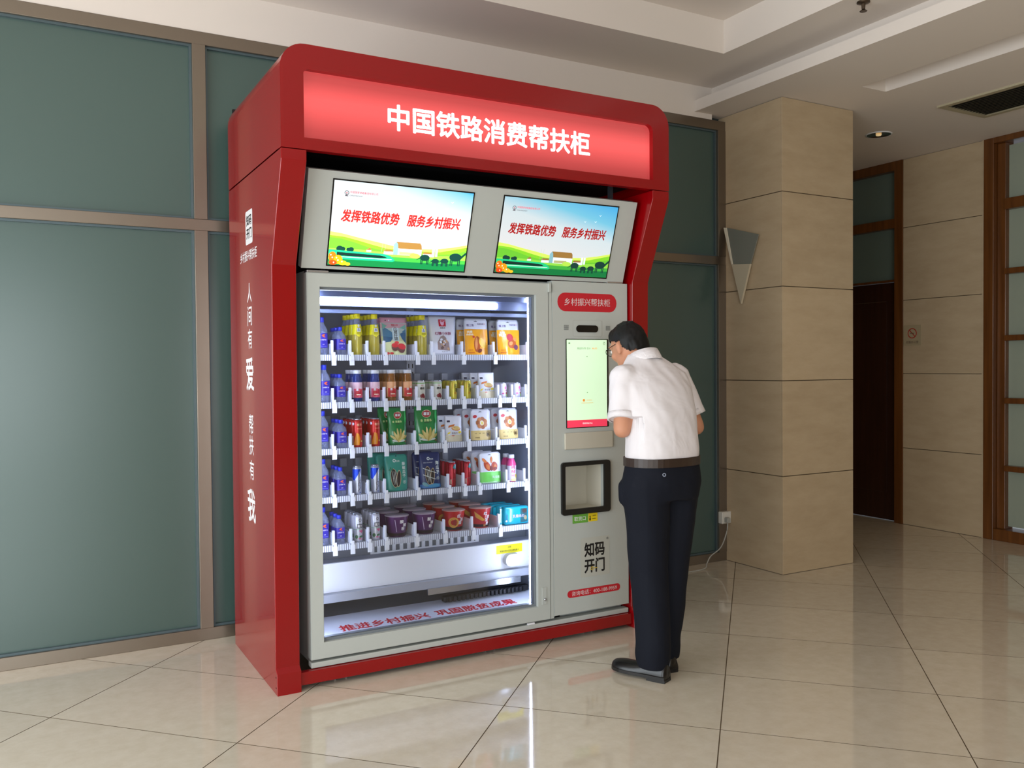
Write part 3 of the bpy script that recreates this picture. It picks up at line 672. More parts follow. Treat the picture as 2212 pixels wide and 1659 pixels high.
geo = nd(PERF, 'ShaderNodeNewGeometry'); mp = nd(PERF, 'ShaderNodeMapping'); mp.inputs['Scale'].default_value = (95, 95, 95); lk(PERF, geo.outputs['Position'], mp.inputs[0])
sp3 = nd(PERF, 'ShaderNodeSeparateXYZ'); lk(PERF, mp.outputs[0], sp3.inputs[0]); fr_ = nd(PERF, 'ShaderNodeMath', operation='FRACT'); lk(PERF, sp3.outputs['X'], fr_.inputs[0])
gt = nd(PERF, 'ShaderNodeMath', operation='GREATER_THAN'); gt.inputs[1].default_value = .62; lk(PERF, fr_.outputs[0], gt.inputs[0])
mxc = nd(PERF, 'ShaderNodeMix', data_type='RGBA'); mxc.inputs[6].default_value = (*lin((222, 225, 234)), 1); mxc.inputs[7].default_value = (*lin((120, 124, 140)), 1); lk(PERF, gt.outputs[0], mxc.inputs[0]); lk(PERF, mxc.outputs[2], b.inputs['Base Color'])
DIV = [[718, 757, 794, 830.5, 899.5, 933.5, 999, 1067, 1140], [719.5, 757.5, 795, 831, 866.6, 901, 935, 968.4, 1000, 1032.6, 1077, 1107, 1137],
       [719.5, 758, 796, 832, 897, 959, 1010.8, 1073, 1137], [720, 758.7, 796, 832, 902, 969, 1002, 1034, 1095, 1134], [721, 759, 796, 832.8, 898, 960, 1020.6, 1078.5]]
DV = [730, 840, 935, 1035, 1135]
bm = BM(); box(bm, -.006, .006, 0, .014, .0, .070, bev=.002); box(bm, -.002, .002, .014, .46, .001, .055); div_me = tomesh('divider', bm, SHELFM)
bm = BM(); box(bm, -.011, .011, -.006, -.001, -.040, .004, bev=.001); box(bm, -.007, .007, -.006, -.001, .004, .022, bev=.001); clip_me = tomesh('price_clip', bm, WHITE)
bm = BM(); box(bm, -.018, .018, 0, .03, 0, .045, bev=.003); push_me = tomesh('pusher', bm, M('pusher_grey', (186, 190, 200), .5))
SHELVES = []
for si, z in enumerate(SHZ):
    sh = obj('shelf', B(IX0, IX1, SF, 4.47, DK[si]-.006, DK[si]), SHELFM, vm); SHELVES.append(sh)
    obj('front_lip', B(IX0, IX1, SF-.004, SF, z, DK[si]+.004), PERF, sh)
    for u in DIV[si]:
        x = ony(u, DV[si], SF).x
        o = obj('divider', div_me, None, sh); o.location = (x, SF+.002, DK[si]+.0005)
        o = obj('price_clip', clip_me, None, sh); o.location = (x+.004, SF-.004, z+.018)
        if x < 2.2:
            o = obj('pusher', push_me, None, sh); o.location = (x+.036, 4.42, DK[si]+.085)
bm = BM(); box(bm, 1.86, 1.905, 4.478, 4.493, .5, 1.74)
up = obj('slotted_upright', bm, SHELFM, vm)
for zz_ in range(14):
    for dx in (.008, .031):
        o = obj('slot', B(1.86+dx, 1.866+dx, 4.4772, 4.4779, 1.08+.045*zz_, 1.104+.045*zz_), DGREY, up)
bm = BM(); ring(bm, [(1.50, .478), (2.10, .478), (2.10, .545), (1.50, .545)], [(1.52, .485), (2.08, .485), (2.08, .54), (1.52, .54)], lambda x, z: (x, 4.10, z), lambda x, z: (x, 4.105, z)); vg = obj('vent_grille', bm, SHELFM, vm)
for k in range(14): obj('bar', B(1.535+k*.04, 1.553+k*.04, 4.10, 4.105, .4851, .5399), SHELFM, vg)
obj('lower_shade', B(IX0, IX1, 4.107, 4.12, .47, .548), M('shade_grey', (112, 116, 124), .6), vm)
obj('lift_ledge', B(IX0, IX1, 4.02, 4.105, .474, .4775), M('ledge_grey', (150, 154, 164), .5), vm)
lp = obj('lift_panel', B(IX0, IX1, 4.02, 4.035, .337, .474), WHITE, vm)
a = Art(planeY(4.0195)); sy0, sy1 = ony(1072, 1182, 4.02), ony(1128, 1190, 4.02)
a.rect(sy0.x, .418, sy1.x, .463, M('notice_yellow', (240, 226, 20), .5)); a.text('注意', (sy0.x+sy1.x)/2, .450, .02, KTXT, .004); a.text('安装时用力压紧,避免漏冷', (sy0.x+sy1.x)/2, .431, .115, KTXT, .004); a.build('notice', lp)
kx = ony(1107, 1208, 4.0).x
bm = BM(); prism(bm, rrect(kx-.047, .352, kx+.047, .418, .032, 6), lambda x, z: (x, 3.985, z), lambda x, z: (x, 4.0198, z)); obj('knob', bm, WHITE, lp)
obj('lift_tray', B(IX0, IX1, 3.985, 4.30, .297, .336), M('tray_grey', (176, 180, 190), .4, .3), vm)
obj('tray_edge', B(1.75, 2.28, 3.972, 3.984, .27, .30), METAL, vm)
ch = obj('cable_chain', B(1.86, 2.36, 4.02, 4.06, .205, .235, bev=.008), M('chain_black', (24, 24, 28), .5), vm)
for k in range(19): obj('link', B(1.885+k*.024, 1.899+k*.024, 4.010, 4.0195, .208, .232), M('chain_black', (24, 24, 28)), ch)
bm = BM(); prism(bm, [(3.845, .183), (4.09, .2045), (4.09, .19), (3.845, .17)], lambda y, z: (IX0, y, z), lambda y, z: (IX1, y, z)); fp = obj('floor_plate', bm, M('plate_white', (222, 226, 240), .3), vm)
obj('rear_plate', B(IX0, IX1, 4.091, 4.40, .18, .19), M('plate_grey', (140, 144, 150), .5), vm)
tl = (.2045-.183)/(4.09-3.845)
a = Art(lambda x, t, off: (x, 3.845+t, .183+t*tl+.0004+off))
for s_, u0, u1, v0, v1 in (('推进乡村振兴', 735, 925, 1357, 1325), ('巩固脱贫成果', 941, 1112, 1323, 1296)):
    p0, p1 = onz(u0, v0, .195), onz(u1, v1, .195)
    a.text(s_, (p0.x+p1.x)/2, (p0.y+p1.y)/2-3.845, p1.x-p0.x, REDP, .03, h=.075)
a.build('lettering', fp)

# ------------------------------------------------------------------ goods
def cyl(r, a0=0):            # print wrapped round a cylinder, x = arc length
    return lambda x, z, off: ((r+off)*math.sin(x/r+a0), -(r+off)*math.cos(x/r+a0), z)
def conef(r0, r1, h): 
    def f(x, z, off):
        r = r0+(r1-r0)*z/h+off; a_ = x/((r0+r1)/2); return (r*math.sin(a_), -r*math.cos(a_), z)
    return f
def band(r, z0, z1, n=28): return lathe(BM(), [(r, z0), (r, z1)], n, caps=False)
def part(name, bm, m, root, smooth=True): return obj(name, bm, m, root, world=False, smooth=smooth)
GROUPS = {}
CLEARP = clear_glass('clear_plastic', (.86, .88, .93), rough=.05)
LIQY = M('yellow_tea', (206, 188, 70), .08, alpha=.62, coat=.5); LIQA = M('amber_drink', (148, 92, 22), .08, alpha=.75, coat=.5); LIQB = M('blue_drink', (40, 62, 140), .08, alpha=.62, coat=.5)
BLUECAP = M('blue_cap', (34, 52, 190), .35); DEEPBLUE = M('deep_blue_label', (44, 34, 150), .35); YCAP = M('yellow_cap', (236, 218, 18), .35); YLAB = M('yellow_label', (226, 214, 10), .35)
WCAP = M('white_cap', (228, 230, 236), .4); SILV = M('can_silver', (196, 200, 208), .22, .9)
ORL = M('orange_mark', (226, 96, 40), .4)
def p_water(h, r):
    t = thing('water_bottle', (0, 0, 0))
    part('bottle_body', lathe(BM(), [(r*.9, 0), (r, .006), (r, h*.62), (r*.92, h*.70), (r*.5, h*.80), (r*.36, h*.85), (r*.36, h*.88)], 20, sq=5), M('clear_pet', (150, 160, 196), .08, alpha=.38, coat=.6), t)
    part('cap', lathe(BM(), [(r*.46, h*.87), (r*.46, h-.002), (r*.42, h)], 18), BLUECAP, t)
    lb_ = part('label', lathe(BM(), [(r*1.012, h*.2), (r*1.012, h*.58)], 20, caps=False, sq=5), DEEPBLUE, t)
    a = Art(planeY(-r*1.02)); a.ell(0, h*.53, r*.35, h*.02, ORL, .4); a.ell(r*.1, h*.49, r*.3, h*.012, ORL, -.3)
    a.text('小优矿水', 0, h*.41, r*1.25, PTXT, .012); a.text('天然', 0, h*.29, r*.4, PTXT, .01); a.rect(-r*.6, h*.235, r*.6, h*.245, M('label_line', (120, 124, 220), .4)); a.build('print', lb_, False)
    return t
def p_tea():
    h, r = .198, .0255; t = thing('tea_bottle', (0, 0, 0))
    part('bottle_body', lathe(BM(), [(r*.92, 0), (r, .006), (r, .05), (r*.95, .056), (r, .062), (r*.98, h*.5), (r*.74, h*.73)], 22), LIQY, t)
    part('neck', lathe(BM(), [(r*.74, h*.731), (r*.55, h*.86), (r*.55, h*.89)], 22, caps=False), M('clear_pet', (150, 160, 196), .08, alpha=.38, coat=.6), t)
    part('cap', lathe(BM(), [(r*.62, h*.885), (r*.62, h-.002), (r*.58, h)], 18), YCAP, t)
    lb_ = part('label', lathe(BM(), [(r*.995, h*.50), (r*.78, h*.72), (r*.755, h*.745)], 22, caps=False), YLAB, t)
    a = Art(lambda x, z, off: conef(r*1.12, r*.72, h*.32)(x, z, .0006+off)[:2]+(h*.5+z,))
    a.poly([(-.017, .004), (0, -.012), (.017, .004), (.012, .02), (-.012, .02)], YLAB)
    a.rect(-.0085, .014, .0085, .032, WHITE); a.ell(0, .026, .003, .003, M('tea_blue', (60, 80, 150), .5)); a.rect(-.005, .018, .005, .0205, M('tea_blue', (60, 80, 150))); a.ell(0, .042, .005, .006, WHITE); a.rect(-.009, .002, .009, .0045, M('tea_olive', (150, 140, 20), .5)); a.rect(-.009, .008, .009, .010, M('tea_olive', (150, 140, 20)))
    a.build('print', lb_, False); return t
def p_juice(liq, lab1, lab2):
    h, r = .152, .0235; t = thing('drink_bottle', (0, 0, 0))
    part('bottle_body', lathe(BM(), [(r*.9, 0), (r, .005), (r, h*.6), (r*.96, h*.68), (r*.78, h*.84), (r*.74, h*.9)], 22), liq, t)
    part('cap', lathe(BM(), [(r*.86, h*.885), (r*.86, h-.002), (r*.82, h)], 20), WCAP, t)
    lb_ = part('label', band(r*1.015, h*.14, h*.62), lab1, t)
    a = Art(cyl(r*1.02), .006); a.rect(-.026, h*.14, .026, h*.42, lab2); a.ell(-.008, h*.28, .010, .017, M('cherry_red', (192, 22, 44), .4)); a.ell(.012, h*.30, .009, .014, M('cherry_red', (192, 22, 44)))
    a.annulus(.010, h*.44, .0035, .0055, WHITE, 14); a.text('果', -.008, h*.38, .012, WHITE, .02); a.rect(-.012, h*.22, .010, h*.25, M('label_cream', (246, 226, 200), .5)); a.build('print', lb_, False)
    return t
def p_can(h, r, m, art, slim=True, name='drink_can'):
    t = thing(name, (0, 0, 0))
    part('can_body', lathe(BM(), [(r*.82, 0), (r*.97, .006), (r, .012), (r, h-.016), (r*.86, h-.004)], 26), m, t)
    part('can_end', lathe(BM(), [(r*.82, h-.0045), (r*.88, h-.004), (r*.88, h), (r*.82, h), (r*.8, h-.003), (0.0005, h-.003)], 26, caps=False), SILV, t)
    bm = BM(); box(bm, -.006, .006, -r*.45, r*.15, h-.0028, h-.001); part('pull_tab', bm, SILV, t, False)
    a = Art(cyl(r*1.004), .006); art(a, h, r); a.build('print', t, False); return t
def pouch_mesh(w, h, d, wt=None, bot=1.0, nx=10, nz=14, round_=.0, wrinkle=.003, seed=0):
    wt = wt or w
    def half(z):
        k = z/h; ww = (w*bot+(wt-w*bot)*min(1, k/.9))/2
        if round_ and h-z < round_: q = (round_-(h-z)); ww -= round_-math.sqrt(max(0, round_**2-q*q))
        if round_ and z < round_*.6: q = (round_*.6-z); ww -= round_*.6-math.sqrt(max(0, (round_*.6)**2-q*q))
        return ww
    def thick(sx, z):
        k = z/h; v = max(0, 1-(k/.88)) if k < .88 else 0
        return d/2*(v**.75)*max(0, 1-abs(sx)**2.6)**.6+.0008
    def wav(x, z): return wrinkle*noise.noise(Vector((x*38+seed, z*30, seed*1.7)))
    def front(x, z, off=0):
        z = min(max(z, 0), h); hw = half(z); sx = max(-1, min(1, x/hw)); return (x, -thick(sx, z)+wav(x, z)*(1-abs(sx))-off, z)
    bm = BM(); F, Bk = [], []
    for j in range(nz+1):
        z = h*j/nz; hw = half(z); rf, rb = [], []
        for i in range(nx+1):
            x = hw*(2*i/nx-1); edge = i in (0, nx)
            q = front(x, z); vf = bm.verts.new(q if not edge else (x, 0, z)); rf.append(vf)
            rb.append(vf if edge else bm.verts.new((x, thick(2*i/nx-1, z)+wav(x, z), z)))
        F.append(rf); Bk.append(rb)
    for j in range(nz):
        for i in range(nx):
            bm.faces.new((F[j][i], F[j][i+1], F[j+1][i+1], F[j+1][i])); q = (Bk[j][i+1], Bk[j][i], Bk[j+1][i], Bk[j+1][i+1])
            if len(set(q)) >= 3: bm.faces.new(list(dict.fromkeys(q)))
    for row, fl in ((0, False), (nz, True)):
        for i in range(nx):
            q = list(dict.fromkeys((F[row][i], F[row][i+1], Bk[row][i+1], Bk[row][i])))
            if len(q) >= 3: bm.faces.new(q)
    bmesh.ops.recalc_face_normals(bm, faces=bm.faces[:])
    return bm, front, half
def p_pouch(w, h, d, m, art, name='snack_pouch', **kw):
    t = thing(name, (0, 0, 0)); bm, front, half = pouch_mesh(w, h, d, **kw)
    part('pouch_body', bm, m, t)
    a = Art(lambda x, z, off: front(x, z, .0005+off), .012, .0002)
    def zone(z0, z1, mm, inset=.0015):
        n = 6; L = [(-half(z0+(z1-z0)*i/n)+inset, z0+(z1-z0)*i/n) for i in range(n+1)]; a.poly(L+[(-x, z) for x, z in reversed(L)], mm)
    art(a, w, h, zone); a.build('print', t, False); return t
FOIL = M('white_foil', (228, 230, 240), .3, coat=.3)
SHADE = M('hang_hole', (40, 50, 70), .6)
def hang(a, h): a.poly([(-.009, h-.0155), (.009, h-.0155), (.009, h-.0135), (.003, h-.0125), (0, h-.010), (-.003, h-.0125), (-.009, h-.0135)], SHADE)
def art_haw(a, w, h, zone):
    pk, bl, dk, gr, cr = M('haw_pink', (214, 150, 166), .4), M('haw_blue', (66, 120, 150), .4), M('haw_deep', (40, 92, 130), .4), M('haw_green', (116, 178, 160), .4), M('haw_cream', (212, 216, 160), .4)
    zone(0, h*.86, cr); zone(h*.5, h*.86, M('haw_sky', (178, 196, 190), .4)); zone(h*.72, h*.84, M('haw_rose', (206, 160, 168), .4))
    a.poly([(-w*.42, h*.78), (-w*.1, h*.62), (0, h*.52), (-w*.12, h*.42), (-w*.40, h*.38)], bl); a.poly([(-w*.40, h*.5), (-w*.05, h*.47), (-w*.15, h*.36), (-w*.38, h*.33)], dk)
    a.poly([(-w*.43, h*.85), (-w*.25, h*.78), (-w*.40, h*.68)], gr); a.poly([(w*.44, h*.82), (w*.2, h*.72), (w*.43, h*.68)], gr)
    a.poly([(w*.43, h*.64), (w*.2, h*.57), (w*.25, h*.45), (w*.42, h*.3)], dk); a.poly([(w*.43, h*.7), (w*.28, h*.62), (w*.43, h*.58)], bl)
    a.rect(-w*.08, h*.38, w*.16, h*.73, M('haw_strip', (206, 226, 230), .4))
    for i, c in enumerate('山楂什锦'): a.text(c, w*.04, h*(.69-.085*i), w*.13, KTXT, .012)
    hr, hd_ = M('haw_red', (196, 40, 44), .4), M('haw_brown', (106, 66, 62), .4)
    a.ell(w*.22, h*.18, w*.15, h*.12, hd_); a.ell(w*.24, h*.23, w*.16, h*.08, hr, -.2); a.ell(-w*.02, h*.2, w*.12, h*.09, hd_); a.ell(-w*.02, h*.26, w*.12, h*.06, hr); a.ell(w*.05, h*.33, w*.08, h*.04, hr)
    a.ell(-w*.3, h*.05, w*.08, h*.035, hr); a.ell(-w*.15, h*.05, w*.07, h*.03, hr); a.ell(-w*.3, h*.92, .003, .003, KTXT); a.ell(-w*.18, h*.92, .0035, .0035, WHITE); a.text('酸酸山楂', w*.02, h*.80, w*.24, REDP, .006)
def art_wpouch(a, w, h, zone):
    lr_ = M('logo_red_paint', (204, 28, 58), .4); a.rect(-w*.13, h*.74, w*.13, h*.92, lr_); a.poly([(-w*.08, h*.9), (-w*.04, h*.86), (w*.04, h*.86), (w*.08, h*.9), (w*.06, h*.8), (w*.03, h*.765), (-w*.03, h*.765), (-w*.06, h*.8)], M('logo_pink', (240, 190, 214), .4))
    a.text('米酥坊', 0, h*.70, w*.2, KTXT, .01); a.text('红糖小米酥', 0, h*.56, w*.58, M('mag_text', (150, 30, 90), .4), .02)
    win_, nut, nd2 = M('nut_grey', (150, 130, 128), .35), M('nut_tan', (190, 150, 110), .4), M('nut_dark', (96, 74, 70), .4)
    a.poly([(-w*.22, h*.14), (w*.2, h*.12), (w*.19, h*.32), (w*.08, h*.46), (0, h*.51), (-w*.1, h*.48), (-w*.22, h*.33)], win_)
    for i in range(16):
        q = random.Random(i); a.ell(-w*.15+w*.3*q.random(), h*(.16+.25*q.random()), w*.05, h*.03, (nut, nd2, FOIL)[i % 3], q.random()*3, 10)
    a.text('净含量:200克', 0, h*.085, w*.22, KTXT, .004)
def art_snack(a, w, h, zone, v=0):
    og = M('snack_orange', (246, 168, 10), .3, coat=.3); zone(.002, h*.71, og); hang(a, h)
    pt = M('snack_purple', (70, 40, 120), .4); a.text('煌上煌', -w*.24, h*.82, w*.3, pt, .014); a.text('老卤味道', w*.2, h*.855, w*.27, pt, .01); a.rect(w*.36, h*.835, w*.375, h*.875, REDP)
    for i, s_ in enumerate(('香辣', '鸭脖') if v else ('肉质', '鲜嫩有味')): a.text(s_, -w*.28, h*(.63-.07*i), w*(.22 if i == 0 else .28), M('snack_white', (255, 246, 214), .4), .03)
    br, dk, lt = M('meat_brown', (178, 84, 34), .35), M('meat_dark', (120, 48, 24), .4), M('meat_light', (222, 150, 90), .4)
    if v == 0:
        a.ell(-w*.02, h*.30, w*.13, h*.22, br, -.12); a.ell(-w*.05, h*.32, w*.05, h*.17, lt, -.12); a.ell(w*.2, h*.33, w*.13, h*.15, M('snack_gold', (252, 204, 60), .35), .4); a.ell(w*.07, h*.12, w*.1, h*.05, dk, .6); a.ell(-w*.14, h*.5, w*.05, h*.03, REDP)
    else:
        a.ell(w*.1, h*.32, w*.19, h*.13, br, .5); a.ell(w*.02, h*.5, w*.14, h*.10, M('pepper_red', (190, 50, 62), .35)); a.ell(w*.26, h*.22, w*.1, h*.08, M('berry_purple', (110, 60, 90), .4), -.6); a.ell(w*.05, h*.33, w*.09, h*.05, lt, .5); a.ell(w*.24, h*.44, w*.07, h*.05, lt)
    a.text('盐焗风味', -w*.3, h*.14, w*.17, REDP, .008); a.rect(-w*.4, h*.06, -w*.15, h*.085, M('snack_rust', (220, 110, 20), .4))
def art_chips(a, w, h, zone):
    lg = M('fries', (222, 206, 130), .4); ld = M('fries_dark', (190, 168, 86), .4)
    a.ell(.002, h*.80, w*.2, h*.105, M('logo_cream', (232, 220, 190), .4), .1); a.ell(.002, h*.80, w*.185, h*.095, M('logo_brick', (164, 34, 34), .4), .1); a.text('薯滋', .002, h*.80, w*.26, WHITE, .035, slant=.1)
    a.text('香', -w*.22, h*.62, w*.1, M('chip_text', (206, 226, 150), .4), .02); a.text('脆薯条', w*.05, h*.625, w*.34, M('chip_text', (206, 226, 150)), .02); a.rect(-w*.1, h*.555, w*.1, h*.58, M('chip_dark', (10, 70, 36), .4))
    a.ell(0, h*.12, w*.33, h*.045, M('bowl_white', (206, 214, 206), .4))
    for i, (x, z, r_, rot) in enumerate(((-.25, .2, .15, .9), (-.15, .24, .2, .35), (-.03, .28, .24, .05), (.1, .28, .22, -.15), (.22, .26, .2, -.4), (.3, .2, .14, -1.0), (-.08, .2, .2, .5), (.05, .2, .2, -.4), (.16, .18, .18, -.8))):
        a.ell(w*x, h*z, w*.055, h*r_*.72, (lg, ld)[i % 2], rot, 12)
    a.ell(w*.33, h*.09, w*.05, h*.03, M('chip_brown', (120, 80, 50), .4)); a.poly([(w*.40, h*.98), (w*.44, h*.7), (w*.38, h*.5), (w*.34, h*.72)], M('chip_shine', (60, 190, 100), .3))
def art_bread(a, w, h, zone):
    zone(.002, h*.27, M('bread_cream', (222, 212, 180), .4)); og, tn = M('bread_crust', (206, 110, 40), .4), M('bread_crumb', (226, 194, 120), .4)
    a.rect(-w*.38, h*.76, -w*.2, h*.83, M('bread_navy', (36, 30, 66), .4)); a.poly([(-w*.34, h*.55), (0, h*.6), (.06*w, h*.68), (-w*.3, h*.63)], og); a.ell(w*.1, h*.51, w*.27, h*.085, og, -.1); a.ell(w*.1, h*.53, w*.24, h*.075, tn, -.1)
    ye = M('bread_yellow', (240, 216, 40), .4); a.poly([(-w*.42, h*.28), (-w*.28, h*.33), (-w*.22, h*.40), (-w*.38, h*.36)], ye); a.poly([(w*.42, h*.34), (w*.24, h*.31), (w*.2, h*.38), (w*.38, h*.43)], ye); a.text('面包干', 0, h*.335, w*.34, M('bread_grey', (120, 110, 100), .4), .02); a.ell(-w*.1, h*.24, w*.09, h*.015, REDP)
def art_egg(a, w, h, zone):
    zone(.002, h*.32, M('egg_sand', (224, 198, 130), .4)); hang(a, h); e1, e2 = M('egg_brown', (196, 126, 76), .4), M('egg_shadow', (160, 92, 52), .4)
    for i in range(7):
        t_ = .4+i*2*PI/7; a.ell(w*.19*math.cos(t_)+w*.03, h*.56+h*.13*math.sin(t_), w*.095, h*.08, (e1, e2)[i % 2], t_)
    a.ell(w*.03, h*.56, w*.10, h*.08, M('egg_white', (240, 232, 210), .4)); a.ell(w*.04, h*.555, w*.06, h*.055, M('egg_yolk', (224, 204, 96), .4)); a.ell(-w*.28, h*.77, w*.1, h*.05, M('pepper_red', (190, 50, 62)), .2)
    a.annulus(w*.3, h*.2, w*.11, w*.122, M('egg_ink', (90, 66, 30), .4), 20); a.text('鲜', w*.3, h*.19, w*.16, M('egg_ink', (90, 66, 30)), .03)
    for i in range(3): a.text('卤蛋', -w*.3+i*w*.18, h*.23, w*.09, M('egg_ink', (90, 66, 30)), .004)
    a.text('净含量', -w*.25, h*.10, w*.2, M('egg_ink', (90, 66, 30)), .004)
def art_seed(a, w, h, zone, navy=False):
    wt, dk, md = M('seed_white', (214, 224, 218), .4), M('seed_dark', (40, 30, 30), .4), M('seed_tan', (196, 176, 140), .4)
    if navy: zone(.002, h*.12, M('wave_blue', (40, 110, 170), .4)); a.ell(w*.1, h*.08, w*.3, h*.05, M('wave_light', (70, 150, 190), .4)); a.ell(-w*.28, h*.12, w*.14, h*.05, M('wave_teal', (90, 150, 160), .4), -.5)
    a.ell(0, h*.955, .0035, .0035, SHADE); a.annulus(-w*.08, h*.83, w*.035, w*.07, wt, 12); a.text('恰味', w*.07, h*.815, w*.16, wt, .012)
    cx = -w*.06
    a.ell(cx-w*.06, h*.36, w*.15, h*.26, md, .1); a.ell(cx-w*.06, h*.36, w*.135, h*.245, dk, .1); a.ell(cx+w*.12, h*.34, w*.10, h*.23, md, -.12); a.ell(cx+w*.12, h*.34, w*.075, h*.21, dk, -.12)
    for i in range(3): a.ell(cx-w*.11+i*w*.06, h*.36, w*.010, h*.2, wt, .1, 10)
    if navy:
        for z in (.3, .48): a.poly([(cx-w*.3, h*(z+.08)), (cx, h*z), (cx+w*.28, h*(z-.06)), (cx+w*.28, h*(z-.045)), (cx, h*(z+.018)), (cx-w*.3, h*(z+.1))], wt)
    for i, c in enumerate('海瓜子' if navy else '藤椒瓜子'): a.text(c, w*.3, h*((.70 if navy else .74)-(.13 if navy else .11)*i), w*(.17 if navy else .14), wt, .025)
    a.annulus(w*.3, h*(.28 if navy else .24), w*.06, w*.07, wt, 16); a.text('味', w*.3, h*(.28 if navy else .24), w*.07, wt, .01)
    if not navy:
        for i in range(5): a.ell(-w*.32+.03*w*i, h*(.58+.03*(i % 3)), w*.04, h*.012, M('leaf_green', (30, 110, 80), .4), i)
    else: a.text('SEED GOURMET', -w*.12, h*.72, w*.42, wt, .01)
def art_chick(a, w, h, zone):
    zone(.004, h*.37, M('lime_green', (112, 206, 86), .35), .004); hang(a, h); r1, r2, r3 = M('roast_red', (178, 66, 34), .35), M('roast_orange', (214, 120, 60), .35), M('roast_dark', (130, 40, 26), .4)
    a.ell(-w*.14, h*.56, w*.13, h*.17, r1, .5); a.ell(w*.17, h*.54, w*.14, h*.15, r1, -.2); a.ell(-w*.25, h*.74, w*.06, h*.1, r2, .8); a.ell(w*.06, h*.75, w*.05, h*.11, r2, -.1); a.ell(-w*.12, h*.53, w*.07, h*.1, r2, .5); a.ell(w*.2, h*.52, w*.07, h*.08, r2, -.2); a.ell(w*.02, h*.48, w*.07, h*.08, r3, .2); a.ell(w*.2, h*.47, w*.09, h*.05, r3)
    a.text('鸡翅根', w*.2, h*.2, w*.34, M('lime_text', (206, 240, 200), .4), .03); a.rect(-w*.4, h*.045, w*.4, h*.055, WHITE)
def art_water2(a, h, r): pass
def art_redcan(a, h, r):
    a.poly([(-.028, 0.012), (.002, .012), (.006, .04), (.0, .065), (-.012, .07)], M('can_orange', (226, 140, 20), .3)); a.rect(-.04, .012, -.03, .055, M('can_cream', (236, 236, 214), .3)); a.ell(.013, .03, .004, .004, M('can_lime', (214, 214, 90), .3)); a.ell(-.03, h*.83, .007, .007, M('can_badge', (210, 214, 226), .3))
    a.text('橙汁', .002, h*.80, .024, M('can_red_dark', (240, 190, 150), .4), .01); a.text('ORANGE', .002, h*.66, .022, M('can_red_dark', (240, 190, 150)), .004)
def art_cherry(a, h, r):
    a.rect(-.036, h*.84, .036, h-.012, M('can_green', (92, 168, 40), .3)); a.text('农夫', 0, h*.74, .012, REDP, .01); a.text('樱桃', 0, h*.60, .024, KTXT, .03); ck = M('cherry_dark', (120, 26, 36), .35)
    a.ell(-.004, h*.22, .0085, .0085, ck); a.ell(.008, h*.19, .0075, .0075, ck); a.ell(.003, h*.28, .007, .007, ck)
def art_ycan(a, h, r): a.text('柠', .004, h*.68, .013, M('olive_ink', (80, 86, 20), .4), .03, h=.026); a.text('檬', .008, h*.48, .012, M('olive_ink', (80, 86, 20)), .03, h=.022); a.rect(-.016, h*.55, -.012, h*.85, M('can_amber', (206, 150, 40), .4)); a.ell(.002, h*.33, .006, .006, M('can_amber', (206, 150, 40)))
def art_wcan(a, h, r):
    a.ell(.006, h*.66, .006, .008, M('pink_mark', (206, 90, 150), .4)); a.text('甘露', .008, h*.5, .016, M('mag_text', (150, 30, 90)), .015); a.ell(.016, h*.2, .007, .011, M('leaf_lime', (120, 176, 70), .4)); a.ell(.012, h*.32, .006, .006, M('cherry_dark', (120, 26, 36))); a.rect(-.006, h*.1, .012, h*.13, M('lav', (150, 140, 190), .4)); a.ell(-.008, h*.3, .006, .004, M('pink_mark', (206, 90, 150)))
def art_energy(a, h, r):
    bl = M('energy_blue', (20, 66, 196), .3, .5); a.poly([(-.036, h*.55), (-.02, h*.5), (.006, h*.80), (.014, h-.014), (-.036, h-.014)], bl); bk = M('ring_grey', (86, 92, 104), .4)
    a.annulus(.004, h*.36, .0065, .0078, bk, 18); a.annulus(.010, h*.46, .0065, .0078, bk, 18); a.poly([(-.004, h*.12), (-.001, h*.12), (.012, h*.28), (.010, h*.29)], bk); a.text('魔力', .008, h*.78, .014, M('energy_light', (150, 170, 220), .4), .01); a.rect(.004, h*.06, .009, h*.1, M('tea_blue', (60, 80, 150)))
def art_teal(a, h, r):
    tl2 = M('can_teal', (24, 132, 140), .3); a.poly([(-.004, h*.76), (.01, h*.7), (.03, h*.72), (.032, h-.013), (.008, h-.013), (.004, h*.9)], tl2); a.annulus(.016, h*.82, .005, .007, WHITE, 14); a.rect(-.018, h*.12, -.010, h*.3, M('bar_tan', (190, 150, 130), .4)); a.poly([(.012, h*.12), (.03, h*.3), (.03, h*.1)], tl2); a.rect(-.01, h*.31, .03, h*.32, tl2)
def art_lotus(a, h, r):
    pk, gn, ik = M('lotus_pink', (206, 96, 136), .4), M('lotus_leaf', (70, 110, 76), .4), M('lotus_ink', (60, 64, 70), .4)
    a.rect(-.012, h*.5, .016, h*.66, ik); a.text('藕汁', .002, h*.58, .022, PTXT, .02, h=.014); a.annulus(.003, h*.8, .005, .007, ik, 16); a.rect(-.03, h*.455, .03, h*.475, M('lotus_green', (130, 180, 140), .4))
    for t_ in (-.8, -.4, 0, .4, .8): a.ell(.008+.006*math.sin(t_), h*.36+.004*math.cos(t_), .0022, .009, pk, -t_, 8)
    a.ell(.006, h*.2, .009, .005, gn, .3); a.ell(-.014, h*.2, .007, .009, gn); a.ell(.014, h*.1, .005, .003, pk); a.ell(0, h*.13, .006, .003, pk)
